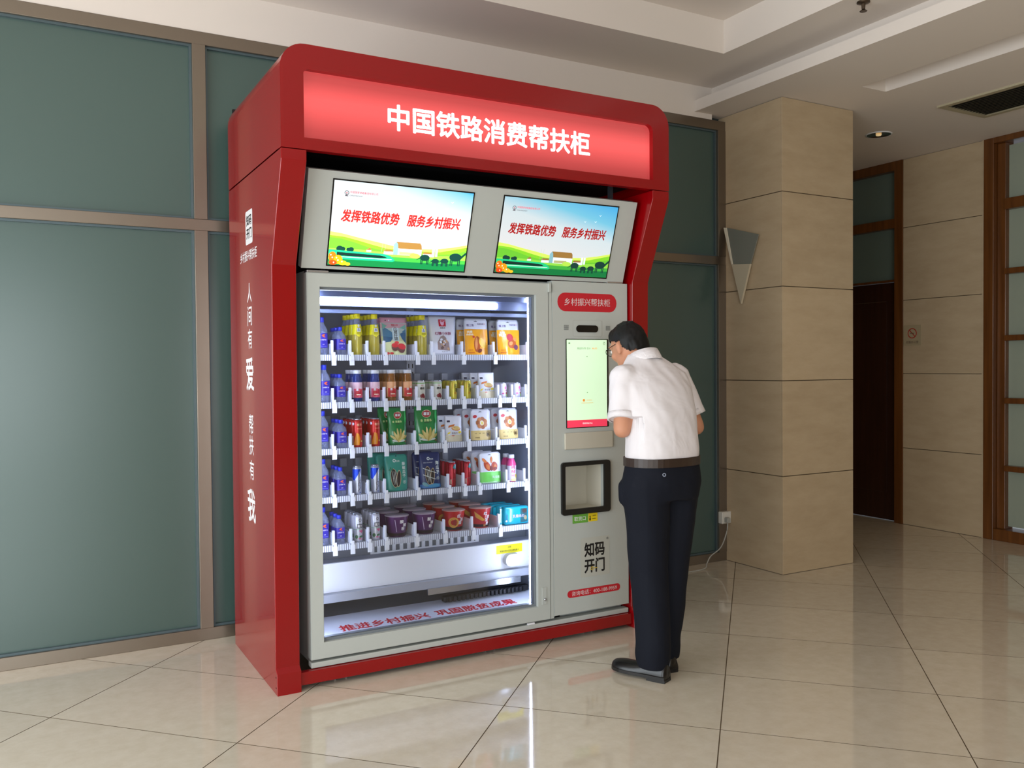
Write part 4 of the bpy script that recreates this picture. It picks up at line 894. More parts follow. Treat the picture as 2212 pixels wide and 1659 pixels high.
def p_bowl(m, s_, accent):
    h, r0, r1 = .103, .043, .058; t = thing('noodle_bowl', (0, 0, 0))
    part('bowl_body', lathe(BM(), [(r0*.94, 0), (r0, .004), (r1*.985, h-.006), (r1, h-.004), (r1, h-.001)], 32), m, t)
    part('lid', lathe(BM(), [(r1*1.02, h-.0035), (r1*1.03, h-.0015), (r1*1.02, h), (.001, h+.0005)], 32), M('lid_foil_'+m.name, (176, 160, 170) if 'purple' in m.name else (190, 150, 140), .3, coat=.2), t)
    part('base_band', lathe(BM(), [(r0*1.0+.0008, .005), (r0+.0036, .02)], 32, caps=False), M('bowl_base', (40, 22, 30), .4), t)
    a = Art(lambda x, z, off: conef(r0, r1, h)(x, z, .0012+off), .012)
    for i, c in enumerate(s_): a.text(c, .014+(-.010, .006, -.002, .004)[i % 4], h*(.74-.17*i), .018, PTXT, .03)
    if accent == 0: a.poly([(.04, h*.25), (.062, h*.3), (.072, h*.85), (.05, h*.6)], M('bowl_orange', (190, 110, 60), .4)); a.poly([(-.022, h*.25), (-.019, h*.25), (-.026, h*.85), (-.029, h*.85)], M('bowl_shine', (190, 170, 200), .4))
    elif accent == 1: a.annulus(-.022, h*.42, .014, .027, M('noodle_gold', (206, 150, 60), .4), 24); a.ell(-.014, h*.42, .012, .016, M('noodle_chili', (150, 30, 30), .4)); a.annulus(-.022, h*.42, .018, .0195, M('noodle_dark', (160, 104, 36), .4), 24)
    else: a.poly([(-.05, h*.85), (-.02, h*.62), (.004, h*.4), (-.01, h*.35), (-.045, h*.55)], M('noodle_gold', (206, 150, 60))); a.rect(-.004, h*.08, .008, h*.19, M('bowl_tan', (180, 120, 60), .4))
    a.build('print', t, False); return t
def p_pink():
    h, r = .142, .0255; t = thing('yogurt_bottle', (0, 0, 0))
    part('bottle_body', lathe(BM(), [(r*.92, 0), (r, .005), (r*.96, h*.3), (r, h*.62), (r*.94, h*.7), (r*.58, h*.84), (r*.52, h*.87)], 24), M('yogurt_pink', (214, 72, 132), .25, coat=.3), t)
    part('cap', lathe(BM(), [(r*.62, h*.865), (r*.62, h-.002), (r*.58, h)], 20), WCAP, t)
    lb_ = part('label', lathe(BM(), [(r*1.01, h*.03), (r*.98, h*.3), (r*1.012, h*.6)], 24, caps=False), M('yogurt_label', (222, 214, 232), .3), t)
    a = Art(cyl(r*1.03), .006); mg = M('mini_magenta', (206, 40, 110), .4)
    for i, s_ in enumerate(('MI', 'NI', 'HO')): a.text(s_, -.001, h*(.535-.145*i), .019, mg, .02)
    a.ell(.018, h*.2, .007, .013, M('lemon_fruit', (214, 196, 60), .4), .4); a.ell(.0, h*.09, .016, .008, M('fruit_cream', (236, 216, 150), .4)); a.build('print', lb_, False); return t
def p_packet():
    w, h, d = .145, .095, .05; t = thing('tissue_packet', (0, 0, 0)); TQ = M('turquoise_film', (24, 172, 196), .25, coat=.4)
    bm, front, half = pouch_mesh(w, h, d, nx=12, nz=8, wrinkle=.004, seed=3); bm.free()
    bm = BM(); box(bm, -w/2, w/2, -d/2, d/2, 0, h, bev=.012); part('packet_body', bm, TQ, t)
    bm = BM()
    for i in range(6): box(bm, -w/2-.014, -w/2+.004, -d*.4+i*d*.14, -d*.4+i*d*.14+.003, .008, h-.012)
    bm.free(); bm = BM(); box(bm, -w/2-.016, -w/2, -.002, .002, .006, h-.008); part('end_seal', bm, TQ, t, False)
    a = Art(planeY(-d/2-.0006)); a.rect(w*.14, .012, w*.42, h-.012, M('packet_dark', (46, 96, 104), .35)); a.text('乳霜纸巾', .008, h*.48, .07, M('packet_navy', (40, 50, 120), .4), .05); a.text('乳霜纸巾', .008, h*.48, .068, M('packet_white', (220, 220, 246), .4), .02)
    a.ell(w*.30, h*.74, w*.09, h*.13, M('packet_brown', (80, 58, 54), .4)); a.ell(w*.34, h*.36, w*.06, h*.12, M('packet_tan', (170, 150, 110), .4)); a.rect(-w*.42, .015, -w*.40, h*.6, M('packet_navy', (40, 50, 120))); a.ell(-w*.44, h*.25, .005, .005, M('packet_pale', (240, 236, 220), .4)); a.build('print', t, False)
    return t
ORD = ['front', 'second', 'third', 'fourth', 'fifth']
SHN = ['top shelf', 'second shelf', 'middle shelf', 'fourth shelf', 'bottom shelf']
def copy_tree(o, parent=None):
    c = o.copy(); COL.objects.link(c); c.parent = parent
    if parent: c.matrix_parent_inverse = o.matrix_parent_inverse.copy()
    for ch_ in list(o.children): copy_tree(ch_, c)
    return c
FIRST = {}
def lane(proto, si, u, v, n, dy, r, desc, where, cat, dx=0, lean=0, scale=None, rot=0):
    """a row of goods one behind the other, the front one at picture column u"""
    yf = 3.968+r; x = ony(u, v, yf).x
    for k in range(n):
        if proto.name not in FIRST: FIRST[proto.name] = 1; o = proto
        else: o = copy_tree(proto)
        q = random.Random(hash((si, int(u), k)) % 9999)
        o.location = (x+dx*k+(q.random()-.5)*.002, yf+k*dy, DK[si]+.0006); o.rotation_euler = (-lean-(.03*k if lean else 0), 0, rot+(q.random()-.5)*(.04 if lean else .5 if cat in ('bottle', 'can') and k else .06))
        if scale: o.scale = (scale,)*3
        pos = '' if n == 1 else (', frontmost' if k == 0 else ', %s from front' % ORD[k])
        tag(o, '%s%s, %s, %s' % (desc, pos, where, SHN[si]), cat, '%s lane on the %s' % (desc.split(' with ')[0], SHN[si]) if n > 1 else None)
tall, small = p_water(.178, .0235), p_water(.134, .0245); tea = p_tea()
for si, (ut, us, v) in enumerate(((695, 734, 730), (700, 734, 840), (697, 736, 940), (698, 735, 1045), (698, 732, 1150))):
    lane(tall, si, ut, v, 2, .052, .024, 'tall blue-capped water bottle', 'leftmost lane', 'bottle')
    lane(small, si, us, v, 3, .054, .025, 'short blue-capped water bottle', 'second lane from left', 'bottle')
lane(tea, 0, 771, 730, 4, .054, .026, 'yellow-capped tea bottle', 'beside short water bottles', 'bottle'); lane(tea, 0, 808, 730, 4, .054, .026, 'yellow-capped tea bottle', 'beside the pink hawthorn pouch', 'bottle'); lane(tea, 0, 911, 730, 4, .054, .026, 'yellow-capped tea bottle', 'left of white rice pouch', 'bottle')
haw = p_pouch(.142, .185, .05, M('haw_pink', (214, 150, 166)), art_haw, seed=1, bot=.9)
lane(haw, 0, 851, 725, 2, .075, .03, 'pink hawthorn pouch with blue hills', 'between the tea bottles', 'pouch', lean=.05)
wp = p_pouch(.150, .196, .05, FOIL, art_wpouch, seed=2, bot=.88); lane(wp, 0, 956, 722, 2, .075, .03, 'white rice pouch with red logo', 'right of tea bottles', 'pouch', lean=.05)
s0 = p_pouch(.136, .188, .05, FOIL, lambda a, w, h, z: art_snack(a, w, h, z, 0), seed=3, round_=.008, bot=.97); lane(s0, 0, 1028, 722, 2, .075, .03, 'orange and white duck snack pouch', 'left of the pair', 'pouch', dx=-.004, lean=.05)
s1 = p_pouch(.136, .186, .05, FOIL, lambda a, w, h, z: art_snack(a, w, h, z, 1), seed=4, round_=.008, bot=.97); lane(s1, 0, 1098, 722, 2, .075, .03, 'orange and white duck snack pouch', 'right of the pair', 'pouch', dx=-.004, lean=.05)
jp = p_juice(LIQB, M('peach_label', (226, 186, 196), .35), M('pink_label', (214, 84, 108), .35)); ja = p_juice(LIQA, M('apricot_label', (222, 160, 110), .35), M('coral_label', (206, 70, 60), .35))
lane(jp, 1, 772, 840, 3, .056, .024, 'pink-label blue drink bottle', 'third lane from left', 'bottle'); lane(jp, 1, 810, 840, 3, .056, .024, 'pink-label blue drink bottle', 'next to amber bottles', 'bottle')
lane(ja, 1, 845, 838, 3, .056, .024, 'coral-label amber bottle', 'beside blue drink bottles', 'bottle'); lane(ja, 1, 880, 838, 3, .056, .024, 'coral-label amber bottle', 'beside cherry cans', 'bottle')
cc = p_can(.098, .0245, M('cherry_can_cream', (206, 204, 190), .35), art_cherry); 
for u, wv in ((908, 'left of two cherry lanes'), (944, 'right of two cherry lanes')): lane(cc, 1, u, 845, 3, .053, .025, 'cream cherry can', wv, 'can')
yc = p_can(.098, .0195, M('yellow_can_gold', (206, 190, 70), .3, .3), art_ycan)
for u, wv in ((979, 'beside cherry cans'), (1009, 'beside bread pouch')): lane(yc, 1, u, 842, 3, .045, .02, 'yellow lemon drink can', wv, 'can')
bp_ = p_pouch(.094, .132, .04, FOIL, art_bread, seed=5, bot=1.0, wrinkle=.005); lane(bp_, 1, 1050, 832, 3, .06, .026, 'white bag with toast slices', 'between yellow and lilac cans', 'pouch', dx=-.014, lean=.06)
wc = p_can(.080, .021, M('lilac_can', (214, 208, 226), .3), art_wcan)
for u, wv in ((1086, 'beside bread bag'), (1116, 'rightmost lane')): lane(wc, 1, u, 840, 3, .046, .022, 'short white and lilac drink can', wv, 'can')
rc = p_can(.135, .0235, M('red_can', (188, 34, 28), .28, .35), art_redcan)
for u, wv in ((772, 'beside water bottles'), (810, 'beside green chip pouch')): lane(rc, 2, u, 940, 4, .05, .024, 'red orange juice can', wv, 'can')
gp = p_pouch(.100, .182, .045, M('chip_green', (14, 128, 62), .22, coat=.4), art_chips, seed=6, wrinkle=.006, bot=.95); lane(gp, 2, 858, 925, 2, .07, .03, 'green potato stick pouch', 'left of the pair', 'pouch', dx=-.02, lean=.05)
gp2 = p_pouch(.126, .184, .045, M('chip_green', (14, 128, 62)), art_chips, seed=8, wrinkle=.006, bot=.96); lane(gp2, 2, 921, 920, 1, .07, .03, 'wide green potato stick pouch with red oval logo', 'right of the pair', 'pouch', lean=.05)
bp2 = p_pouch(.096, .132, .04, FOIL, art_bread, seed=9, wrinkle=.006); lane(bp2, 2, 980, 930, 2, .06, .026, 'white bag with toast slices', 'right of green pouches', 'pouch', dx=-.014, lean=.06)
ep = p_pouch(.116, .160, .045, FOIL, art_egg, seed=10, round_=.012)
lane(ep, 2, 1038, 920, 3, .06, .028, 'white and tan egg snack pouch', 'left of the pair', 'pouch', dx=-.016, lean=.05); lane(ep, 2, 1098, 916, 3, .06, .028, 'white and tan egg snack pouch', 'rightmost lane', 'pouch', dx=-.012, lean=.05)
en = p_can(.136, .0215, M('energy_silver', (186, 190, 204), .3, .6), art_energy)
for u, wv in ((771, 'beside water bottles'), (810, 'beside teal seed pouch')): lane(en, 3, u, 1042, 1, .05, .022, 'tall silver and blue drink can', wv, 'can')
sd = p_pouch(.120, .178, .045, M('seed_teal', (46, 144, 128), .35), art_seed, seed=11, round_=.010, wrinkle=.002); lane(sd, 3, 856, 1025, 3, .06, .03, 'teal sunflower seed pouch', 'beside silver drink cans', 'pouch', dx=-.02, lean=.04)
sn2 = p_pouch(.116, .178, .045, M('seed_navy', (22, 44, 96), .35), lambda a, w, h, z: art_seed(a, w, h, z, True), seed=12, round_=.010, wrinkle=.002); lane(sn2, 3, 929, 1020, 2, .06, .03, 'navy sunflower seed pouch', 'beside red cans', 'pouch', dx=-.01, lean=.04)
tc_ = p_can(.126, .020, M('crimson_can', (176, 26, 44), .3, .35), art_teal)
for u, wv in ((976, 'beside navy seed pouch'), (1009, 'beside chicken pouch')): lane(tc_, 3, u, 1025, 4, .043, .021, 'crimson and teal can', wv, 'can')
ck_ = p_pouch(.130, .160, .045, FOIL, art_chick, seed=13, round_=.012); lane(ck_, 3, 1058, 1010, 3, .06, .03, 'white and green pouch with roast drumsticks', 'left of pink bottle', 'pouch', dx=-.012, lean=.05)
pk_ = p_pink(); lane(pk_, 3, 1104, 1010, 2, .056, .026, 'pink yogurt bottle with white cap', 'rightmost lane', 'bottle')
lo = p_can(.130, .0215, M('lotus_can', (196, 196, 206), .3, .3), art_lotus)
for u, wv in ((773, 'beside water bottles'), (811, 'beside purple noodle bowls')): lane(lo, 4, u, 1148, 4, .046, .022, 'white lotus drink can', wv, 'can')
pb = p_bowl(M('purple_bowl', (84, 40, 92), .3, coat=.4), '酸辣粉', 0); r1_ = p_bowl(M('red_bowl', (186, 34, 38), .3, coat=.4), '红油面', 1); r2_ = p_bowl(M('red_bowl', (186, 34, 38)), '红油凉皮', 2)
lane(pb, 4, 857, 1145, 3, .122, .058, 'purple noodle bowl', 'left of the pair', 'bowl'); lane(pb, 4, 916, 1138, 3, .122, .058, 'purple noodle bowl', 'right of the pair', 'bowl')
lane(r1_, 4, 980, 1130, 3, .122, .058, 'red noodle bowl with golden noodles', 'beside purple bowls', 'bowl'); lane(r2_, 4, 1037, 1124, 3, .122, .058, 'red noodle bowl with white characters', 'beside blue packets', 'bowl')
pq = p_packet(); lane(pq, 4, 1112, 1115, 4, .056, .028, 'turquoise tissue packet', 'rightmost lane', 'packet', dx=-.012)

# ------------------------------------------------------------------ person
V = Vector
def ball(bm, c, r, sc_=(1, 1, 1), rot=None, sub=2):
    m = Matrix.Translation(V(c)) @ (rot.to_4x4() if rot else Matrix()) @ Matrix.Diagonal((r*sc_[0], r*sc_[1], r*sc_[2], 1))
    bmesh.ops.create_icosphere(bm, subdivisions=sub, radius=1, matrix=m)
def limb(bm, pts, n=16):
    """tapered round limb through (point, radius) pairs with rounded joints"""
    P = [(V(p), r) for p, r in pts]
    for i in range(len(P)-1):
        (a_, ra), (b_, rb) = P[i], P[i+1]; ax = (b_-a_); L = ax.length
        if L < 1e-5: continue
        m = Matrix.Translation((a_+b_)/2) @ ax.to_track_quat('Z', 'Y').to_matrix().to_4x4()
        bmesh.ops.create_cone(bm, cap_ends=True, segments=n, radius1=ra, radius2=rb, depth=L, matrix=m)
    for p, r in P: ball(bm, p, r*.995)
def loft(bm, secs, right, fwd, n=28, pw=2.4):
    """closed lofted trunk: sections (centre, half width, half depth)"""
    rs = []
    for c, a_, b_ in secs:
        rr_ = []
        for i in range(n):
            t = 2*PI*i/n; c_, s_ = math.cos(t), math.sin(t)
            k = 1/((abs(c_)**pw+abs(s_)**pw)**(1/pw)); rr_.append(bm.verts.new(V(c)+right*(a_*k*c_)+fwd*(b_*k*s_)))
        rs.append(rr_)
    for q, w_ in zip(rs, rs[1:]):
        for i in range(n): bm.faces.new((q[i], q[(i+1) % n], w_[(i+1) % n], w_[i]))
    bm.faces.new(rs[0][::-1]); bm.faces.new(rs[-1])
    bmesh.ops.recalc_face_normals(bm, faces=bm.faces[:])
def remeshed(bm, voxel, smooth=4, cut=None, wr=0, wscale=9):
    me = bpy.data.meshes.new('tmp'); bm.to_mesh(me); bm.free(); o = bpy.data.objects.new('tmp', me); COL.objects.link(o)
    r = o.modifiers.new('r', 'REMESH'); r.mode = 'VOXEL'; r.voxel_size = voxel
    s_ = o.modifiers.new('s', 'SMOOTH'); s_.iterations = smooth; s_.factor = .5
    dg = bpy.context.evaluated_depsgraph_get(); dg.update(); m2 = bpy.data.meshes.new_from_object(o.evaluated_get(dg)); bpy.data.objects.remove(o); bpy.data.meshes.remove(me)
    out = BM(); out.from_mesh(m2); bpy.data.meshes.remove(m2)
    if wr:
        out.normal_update()
        for v in out.verts:
            p = v.co; q = V((p.x*wscale*1.6+p.z*4, p.y*wscale*1.6, p.z*wscale*.55))
            v.co = p+v.normal*wr*(noise.noise(q)+.5*noise.noise(q*2.1))
    for pl_, no in (cut or []):
        res = bmesh.ops.bisect_plane(out, geom=out.verts[:]+out.edges[:]+out.faces[:], plane_co=pl_, plane_no=no, clear_outer=True)
        ed = [e for e in out.edges if e.is_boundary]
        if ed: bmesh.ops.holes_fill(out, edges=ed)
    return out
man = thing('person', (2.53, 3.13, 0), 'person in white short-sleeved shirt and dark trousers bending towards the payment screen', 'person')
fw = V((-.05, 1, 0)).normalized(); rt = V((1, .05, 0)).normalized(); UP = V((0, 0, 1))
SKIN = M('skin', (196, 138, 108), .5, spec=.3); SHIRT = M('white_shirt', (226, 220, 222), .75); TROU = M('dark_trousers', (17, 20, 30), .8, spec=.2)
HAIR = M('black_hair', (12, 11, 11), .55, spec=.3); LEATH = M('black_leather', (14, 13, 13), .28); BELT = M('brown_belt', (48, 34, 26), .4)
bm = SHIRT.node_tree; b = bm.nodes['Principled BSDF']; n1 = nd(SHIRT, 'ShaderNodeTexNoise'); n1.inputs['Scale'].default_value = 4; n1.inputs['Detail'].default_value = 2; n1.inputs['Distortion'].default_value = 1.2
bp = nd(SHIRT, 'ShaderNodeBump'); bp.inputs['Strength'].default_value = .2; bp.inputs['Distance'].default_value = .03; lk(SHIRT, n1.outputs['Fac'], bp.inputs['Height']); lk(SHIRT, bp.outputs[0], b.inputs['Normal'])
LS, RS = V((2.405, 3.225, 1.345)), V((2.725, 3.255, 1.345)); LE, RE = V((2.345, 3.165, 1.115)), V((2.800, 3.195, 1.105))
LW, RW = V((2.485, 3.345, 1.13)), V((2.700, 3.40, 1.115)); HC = V((2.538, 3.375, 1.497))
hy = math.radians(6); hf = V((-math.sin(hy), math.cos(hy), 0)); hp = math.radians(24)
hF = (hf*math.cos(hp)-UP*math.sin(hp)); hU = (hf*math.sin(hp)+UP*math.cos(hp)); hR = hF.cross(hU)
HM = Matrix((hR, hF, hU)).transposed()
def H(x, y, z): return HC+hR*x+hF*y+hU*z
# body: one skin surface from feet to head
bm = BM()
ball(bm, HC, 1, (.074, .094, .104), HM); ball(bm, H(0, .018, -.045), 1, (.060, .072, .075), HM); ball(bm, H(0, .05, -.092), 1, (.036, .036, .028), HM)
ball(bm, H(0, .098, -.025), 1, (.013, .020, .024), HM); ball(bm, H(0, .088, .0), 1, (.010, .014, .03), HM)
ball(bm, H(0, .086, -.068), 1, (.024, .010, .010), HM); ball(bm, H(0, .078, .022), 1, (.058, .018, .012), HM)
for s_ in (-1, 1):
    ball(bm, H(s_*.035, .062, -.03), 1, (.026, .026, .024), HM)
    ball(bm, H(s_*.078, -.008, -.022), 1, (.010, .018, .033), HM); ball(bm, H(s_*.082, -.016, -.012), 1, (.009, .016, .022), HM)
limb(bm, [(V((2.545, 3.27, 1.37)), .066), (H(0, -.03, -.06), .058)])
loft(bm, [(V((2.53, 3.12, .90)), .15, .10), (V((2.53, 3.12, 1.0)), .15, .095), (V((2.54, 3.175, 1.2)), .15, .095), (V((2.555, 3.225, 1.36)), .15, .075)], rt, fw)
hands = []
for sgn, S, E_, W_ in ((-1, LS, LE, LW), (1, RS, RE, RW)):
    limb(bm, [(S, .05), (S.lerp(E_, .5), .045), (E_, .040), (E_.lerp(W_, .3), .040), (E_.lerp(W_, .7), .032), (W_, .026)])
    d = (W_-E_).normalized(); inn_ = V((-sgn, .5, .1)).normalized(); side_ = d.cross(inn_).normalized()
    if side_.z < 0: side_ = -side_
    pal = W_+d*.05
    limb(bm, [(W_, .026), (W_+d*.03+side_*.012, .024), (W_+d*.078+side_*.02, .019)]); limb(bm, [(W_, .024), (W_+d*.03-side_*.012, .024), (W_+d*.074-side_*.022, .018)])
    for k in range(4):
        kb = W_+d*(.085, .09, .087, .078)[k]+side_*(.027-.018*k); L = (.036, .042, .038, .028)[k]
        k1 = kb+d*L*.9+inn_*.006; k2 = k1+(d*.55+inn_*.8).normalized()*L*.7; k3 = k2+(d*.05+inn_).normalized()*L*.5
        limb(bm, [(kb, .0098), (k1, .009), (k2, .0085), (k3, .0075)], 10)
    tb = W_+d*.022+side_*.026; limb(bm, [(tb, .013), (tb+d*.03+side_*.018+inn_*.012, .0115), (tb+d*.058+side_*.016+inn_*.026, .009)], 10)
LH, RH, LK, RK, LA, RA = V((2.435, 3.11, .90)), V((2.625, 3.13, .90)), V((2.452, 3.12, .49)), V((2.605, 3.15, .49)), V((2.452, 3.075, .10)), V((2.580, 3.16, .10))
for a_, k_, n_ in ((LH, LK, LA), (RH, RK, RA)): limb(bm, [(a_, .085), (k_, .055), (k_.lerp(n_, .35), .052), (n_, .036)])
FD = [(LA, V((-.39, .92, 0)).normalized()), (RA, V((.16, 1, 0)).normalized())]
for an, d in FD: limb(bm, [(an, .034), (an+d*.01+V((0, 0, -.05)), .026), (an+d*.06+V((0, 0, -.066)), .020), (an+d*.15+V((0, 0, -.070)), .016)])
obj('body', tomesh('body', remeshed(bm, .0075, 5), SKIN, True), None, man)
# shirt
bm = BM()
loft(bm, [(V((2.532, 3.115, .955)), .170, .112), (V((2.532, 3.115, .985)), .178, .122), (V((2.532, 3.118, 1.02)), .182, .128), (V((2.535, 3.135, 1.10)), .182, .130), (V((2.545, 3.165, 1.20)), .190, .130),
          (V((2.555, 3.205, 1.30)), .196, .120), (V((2.562, 3.228, 1.36)), .182, .098), (V((2.560, 3.246, 1.405)), .130, .078), (V((2.553, 3.262, 1.435)), .088, .066), (V((2.549, 3.270, 1.45)), .072, .062)], rt, fw, 32)
for S, E_ in ((LS, LE), (RS, RE)):
    d = (E_-S).normalized(); limb(bm, [(S, .066), (S+d*.09, .067), (S+d*.17, .066), (S+d*.235, .066)])
    ball(bm, S+V((0, 0, -.005)), .072)
hems = []
for S, E_ in ((LS, LE), (RS, RE)):
    d = (E_-S).normalized(); hems.append((S+d*.20, d))
out = remeshed(bm, .008, 6, wr=.006, wscale=7)
for p, d in hems:                                # trim each sleeve square at its hem
    sel = [v for v in out.verts if (v.co-p).length < .16 and (v.co-p).dot(d) > -.02]
    for v in sel:
        t_ = (v.co-p).dot(d)
        rad = (v.co-p)-d*t_
        if t_ > 0 and rad.length < .11 and (v.co-p).dot(rt*(-1 if p.x < 2.55 else 1)) > -.052: v.co -= d*t_
sh_ = obj('shirt', tomesh('shirt', out, SHIRT, True), None, man)
for (p, d), S in zip(hems, (LS, RS)):
    bm = BM(); q = d.to_track_quat('Z', 'Y').to_matrix().to_4x4(); lathe(bm, [(.064, -.026), (.0685, -.026), (.0695, .003), (.060, .003)], 28, caps=False); bmesh.ops.transform(bm, matrix=Matrix.Translation(p) @ q, verts=bm.verts[:])
    for v in bm.verts:
        o_ = (v.co-p).dot(rt*(-1 if p.x < 2.55 else 1))
        if o_ < -.035: v.co -= rt*(-1 if p.x < 2.55 else 1)*.03+d*.02
    obj('sleeve_hem', bm, SHIRT, sh_, smooth=True)
bm = BM(); cb = V((2.549, 3.262, 1.432)); ax = V((0, .42, 1)).normalized(); q = ax.to_track_quat('Z', 'Y').to_matrix().to_4x4()
lathe(bm, [(.078, -.03), (.080, -.02), (.070, .026), (.065, .027), (.068, -.02)], 30, caps=False); bmesh.ops.transform(bm, matrix=Matrix.Translation(cb) @ q, verts=bm.verts[:]); obj('collar', bm, SHIRT, sh_, smooth=True)
# trousers
bm = BM()
loft(bm, [(V((2.53, 3.12, .80)), .185, .125), (V((2.53, 3.115, .87)), .190, .132), (V((2.53, 3.115, .93)), .184, .126), (V((2.53, 3.118, .985)), .176, .118)], rt, fw, 32)
for a_, k_, n_ in ((LH, LK, LA), (RH, RK, RA)):
    limb(bm, [(a_+V((0, 0, -.02)), .112), (a_.lerp(k_, .5), .098), (k_, .086), (k_.lerp(n_, .5), .080), (n_+V((0, .012, .06)), .080), (n_+V((0, .016, .01)), .082), (n_+V((0, .012, -.03)), .076)])
limb(bm, [(LH+V((-.07, .06, -.04)), .035), (LH+V((-.075, .06, -.1)), .03)])
tr_o = remeshed(bm, .009, 5, wr=.005, wscale=7)
for v in tr_o.verts:
    if v.co.z < .056: v.co.z = .056
trs = obj('trousers', tomesh('trousers', tr_o, TROU, True), None, man)
bm = BM(); pk = ony(1403, 1027, 3.0); d = V((-.62, -.78, 0)).normalized()
lathe(bm, [(.004, 0), (.0085, 0), (.0085, .002), (.004, .002), (.004, 0)], 14, caps=False); q = d.to_track_quat('Z', 'Y').to_matrix().to_4x4(); bmesh.ops.transform(bm, matrix=Matrix.Translation(V((2.43, 2.978, .925))) @ q, verts=bm.verts[:]); obj('pocket_button', bm, M('button_grey', (110, 116, 130), .3), trs, smooth=True)
bm = BM(); n = 40; rr_ = []
for z in (.952, .990):
    for ex in (.006, .0005):
        rr_.append([bm.verts.new(V((2.53, 3.117, z))+rt*((.181+ex)*math.copysign(abs(math.cos(2*PI*i/n))**(2/2.4), math.cos(2*PI*i/n)))+fw*((.123+ex)*math.copysign(abs(math.sin(2*PI*i/n))**(2/2.4), math.sin(2*PI*i/n)))) for i in range(n)])
for q_, w_ in ((0, 2), (2, 3), (3, 1), (1, 0)):
    for i in range(n): bm.faces.new((rr_[q_][i], rr_[q_][(i+1) % n], rr_[w_][(i+1) % n], rr_[w_][i]))
bmesh.ops.recalc_face_normals(bm, faces=bm.faces[:]); obj('belt', bm, BELT, man, smooth=False)
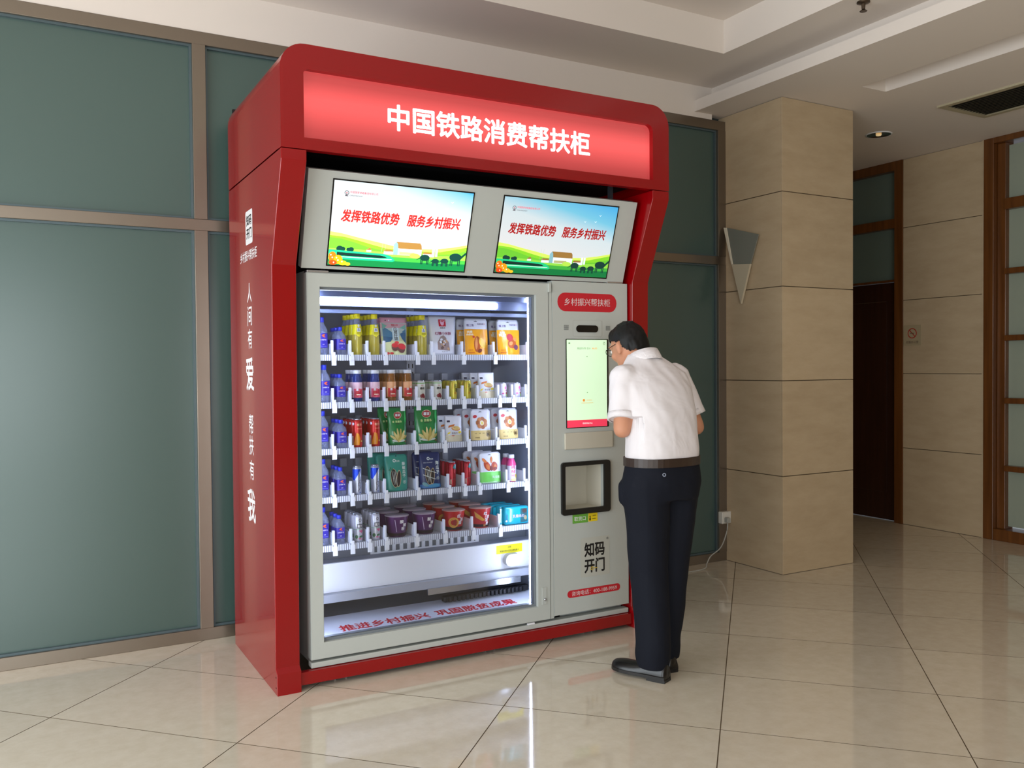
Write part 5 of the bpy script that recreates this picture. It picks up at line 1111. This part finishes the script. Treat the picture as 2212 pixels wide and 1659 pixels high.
# shoes
for an, d in FD:
    heel = V((an.x, an.y, 0))-d*.06; sd_ = V((d.y, -d.x, 0))
    def S_(t, w_, z): return heel+d*t+sd_*w_+V((0, 0, z))
    bm = BM(); secs = [(.0, .030, .075), (.03, .036, .085), (.08, .038, .085), (.12, .040, .07), (.17, .047, .064), (.22, .046, .062), (.255, .037, .056), (.272, .022, .046)]
    rs = []
    for t, w_, hh in secs:
        r_ = [bm.verts.new(S_(t, w_*math.cos(a_), .022+max(0, (hh-.022)*math.sin(a_)))) for a_ in [PI*i/10 for i in range(11)]]; rs.append(r_)
    for q_, w_ in zip(rs, rs[1:]):
        for i in range(10): bm.faces.new((q_[i], q_[i+1], w_[i+1], w_[i]))
        bm.faces.new((q_[0], w_[0], w_[10], q_[10]))
    bm.faces.new(rs[0]); bm.faces.new(rs[-1][::-1]); bmesh.ops.recalc_face_normals(bm, faces=bm.faces[:]); bmesh.ops.subdivide_edges(bm, edges=bm.edges[:], cuts=1, smooth=.4, use_grid_fill=True)
    shoe = obj('shoe', bm, LEATH, man, smooth=True)
    o_ = [(S_(t, w_*1.06, 0), S_(t, -w_*1.06, 0)) for t, w_, _ in secs]
    out_ = [p for p, _ in o_]+[p for _, p in reversed(o_)]
    bm = BM(); a0 = [bm.verts.new(p+V((0, 0, .012))) for p in out_]; a1 = [bm.verts.new(p+V((0, 0, .026))) for p in out_]; bm.faces.new(a0[::-1]); bm.faces.new(a1)
    for i in range(len(a0)): bm.faces.new((a0[i], a0[(i+1) % len(a0)], a1[(i+1) % len(a0)], a1[i]))
    bmesh.ops.recalc_face_normals(bm, faces=bm.faces[:]); obj('sole', bm, M('sole_black', (20, 18, 17), .5), shoe)
    bm = BM(); hs_ = [S_(-.002, .03, 0), S_(.03, .036, 0), S_(.085, .038, 0), S_(.085, -.038, 0), S_(.03, -.036, 0), S_(-.002, -.03, 0)]
    a0 = [bm.verts.new(p+V((0, 0, .0005))) for p in hs_]; a1 = [bm.verts.new(p+V((0, 0, .0125))) for p in hs_]; bm.faces.new(a0[::-1]); bm.faces.new(a1)
    for i in range(6): bm.faces.new((a0[i], a0[(i+1) % 6], a1[(i+1) % 6], a1[i]))
    bmesh.ops.recalc_face_normals(bm, faces=bm.faces[:]); obj('heel', bm, M('sole_black', (20, 18, 17)), shoe)
    bm = BM(); box(bm, -.015, .015, 0, .012, 0, .005); bm.free()
    fr2 = BM()
    ball(fr2, S_(.235, 0, .022), 1, (.030, .032, .012)); fr2.free()
# hair: cap over the back and top of the head
bm = BM(); ball(bm, H(0, -.008, .008), 1, (.080, .100, .108), HM, 3); ball(bm, H(0, .034, .058), 1, (.062, .054, .050), HM, 3); ball(bm, H(0, -.06, -.02), 1, (.066, .045, .07), HM, 3)
out = remeshed(bm, .006, 3, wr=.003, wscale=40)
inv = HM.transposed()
def keep(p):
    l = inv @ (p-HC)                              # local: x right, y forward, z up
    lim = -.058-.03*(l.y < -.085) if l.y < -.055 else (-.058+(l.y+.055)*1.35 if l.y < .0 else (.016+l.y*.6 if l.y < .05 else .045))
    if abs(l.x) > .05 and -.03 < l.y < .012: lim = max(lim, .012)
    return l.z > lim
dele = [f for f in out.faces if not keep(f.calc_center_median())]; bmesh.ops.delete(out, geom=dele, context='FACES')
obj('hair', tomesh('hair', out, HAIR, True), None, man)
gl = BM(); GF = M('glasses_frame', (30, 28, 28), .3, .5)
for s_ in (-1, 1):
    pts = [H(s_*.034+.024*math.cos(t), .100, .004+.017*math.sin(t)) for t in [2*PI*i/18 for i in range(19)]]; tube(gl, pts, .0016, 6, False)
    tube(gl, [H(s_*.058, .099, .008), H(s_*.072, .08, .008), H(s_*.078, .03, .006), H(s_*.082, -.01, .002), H(s_*.081, -.024, -.012)], .0016, 6)
tube(gl, [H(-.011, .102, .006), H(0, .106, .009), H(.011, .102, .006)], .0016, 6)
go = obj('glasses', gl, GF, man, smooth=True)
for s_ in (-1, 1):
    bm = BM(); bm.faces.new([bm.verts.new(H(s_*.034+.0235*math.cos(t), .1, .004+.0165*math.sin(t))) for t in [2*PI*i/18 for i in range(18)]]); obj('lens', bm, GLASS, go)
for s_ in (-1, 1):
    bm = BM(); ball(bm, H(s_*.033, .080, .001), .0105); e_ = obj('eye', bm, M('eye_white', (220, 214, 208), .2), man, smooth=True)
    bm = BM(); ball(bm, H(s_*.033, .0865, -.001), .0055); obj('iris', bm, M('iris_brown', (40, 24, 16), .2), e_, smooth=True)
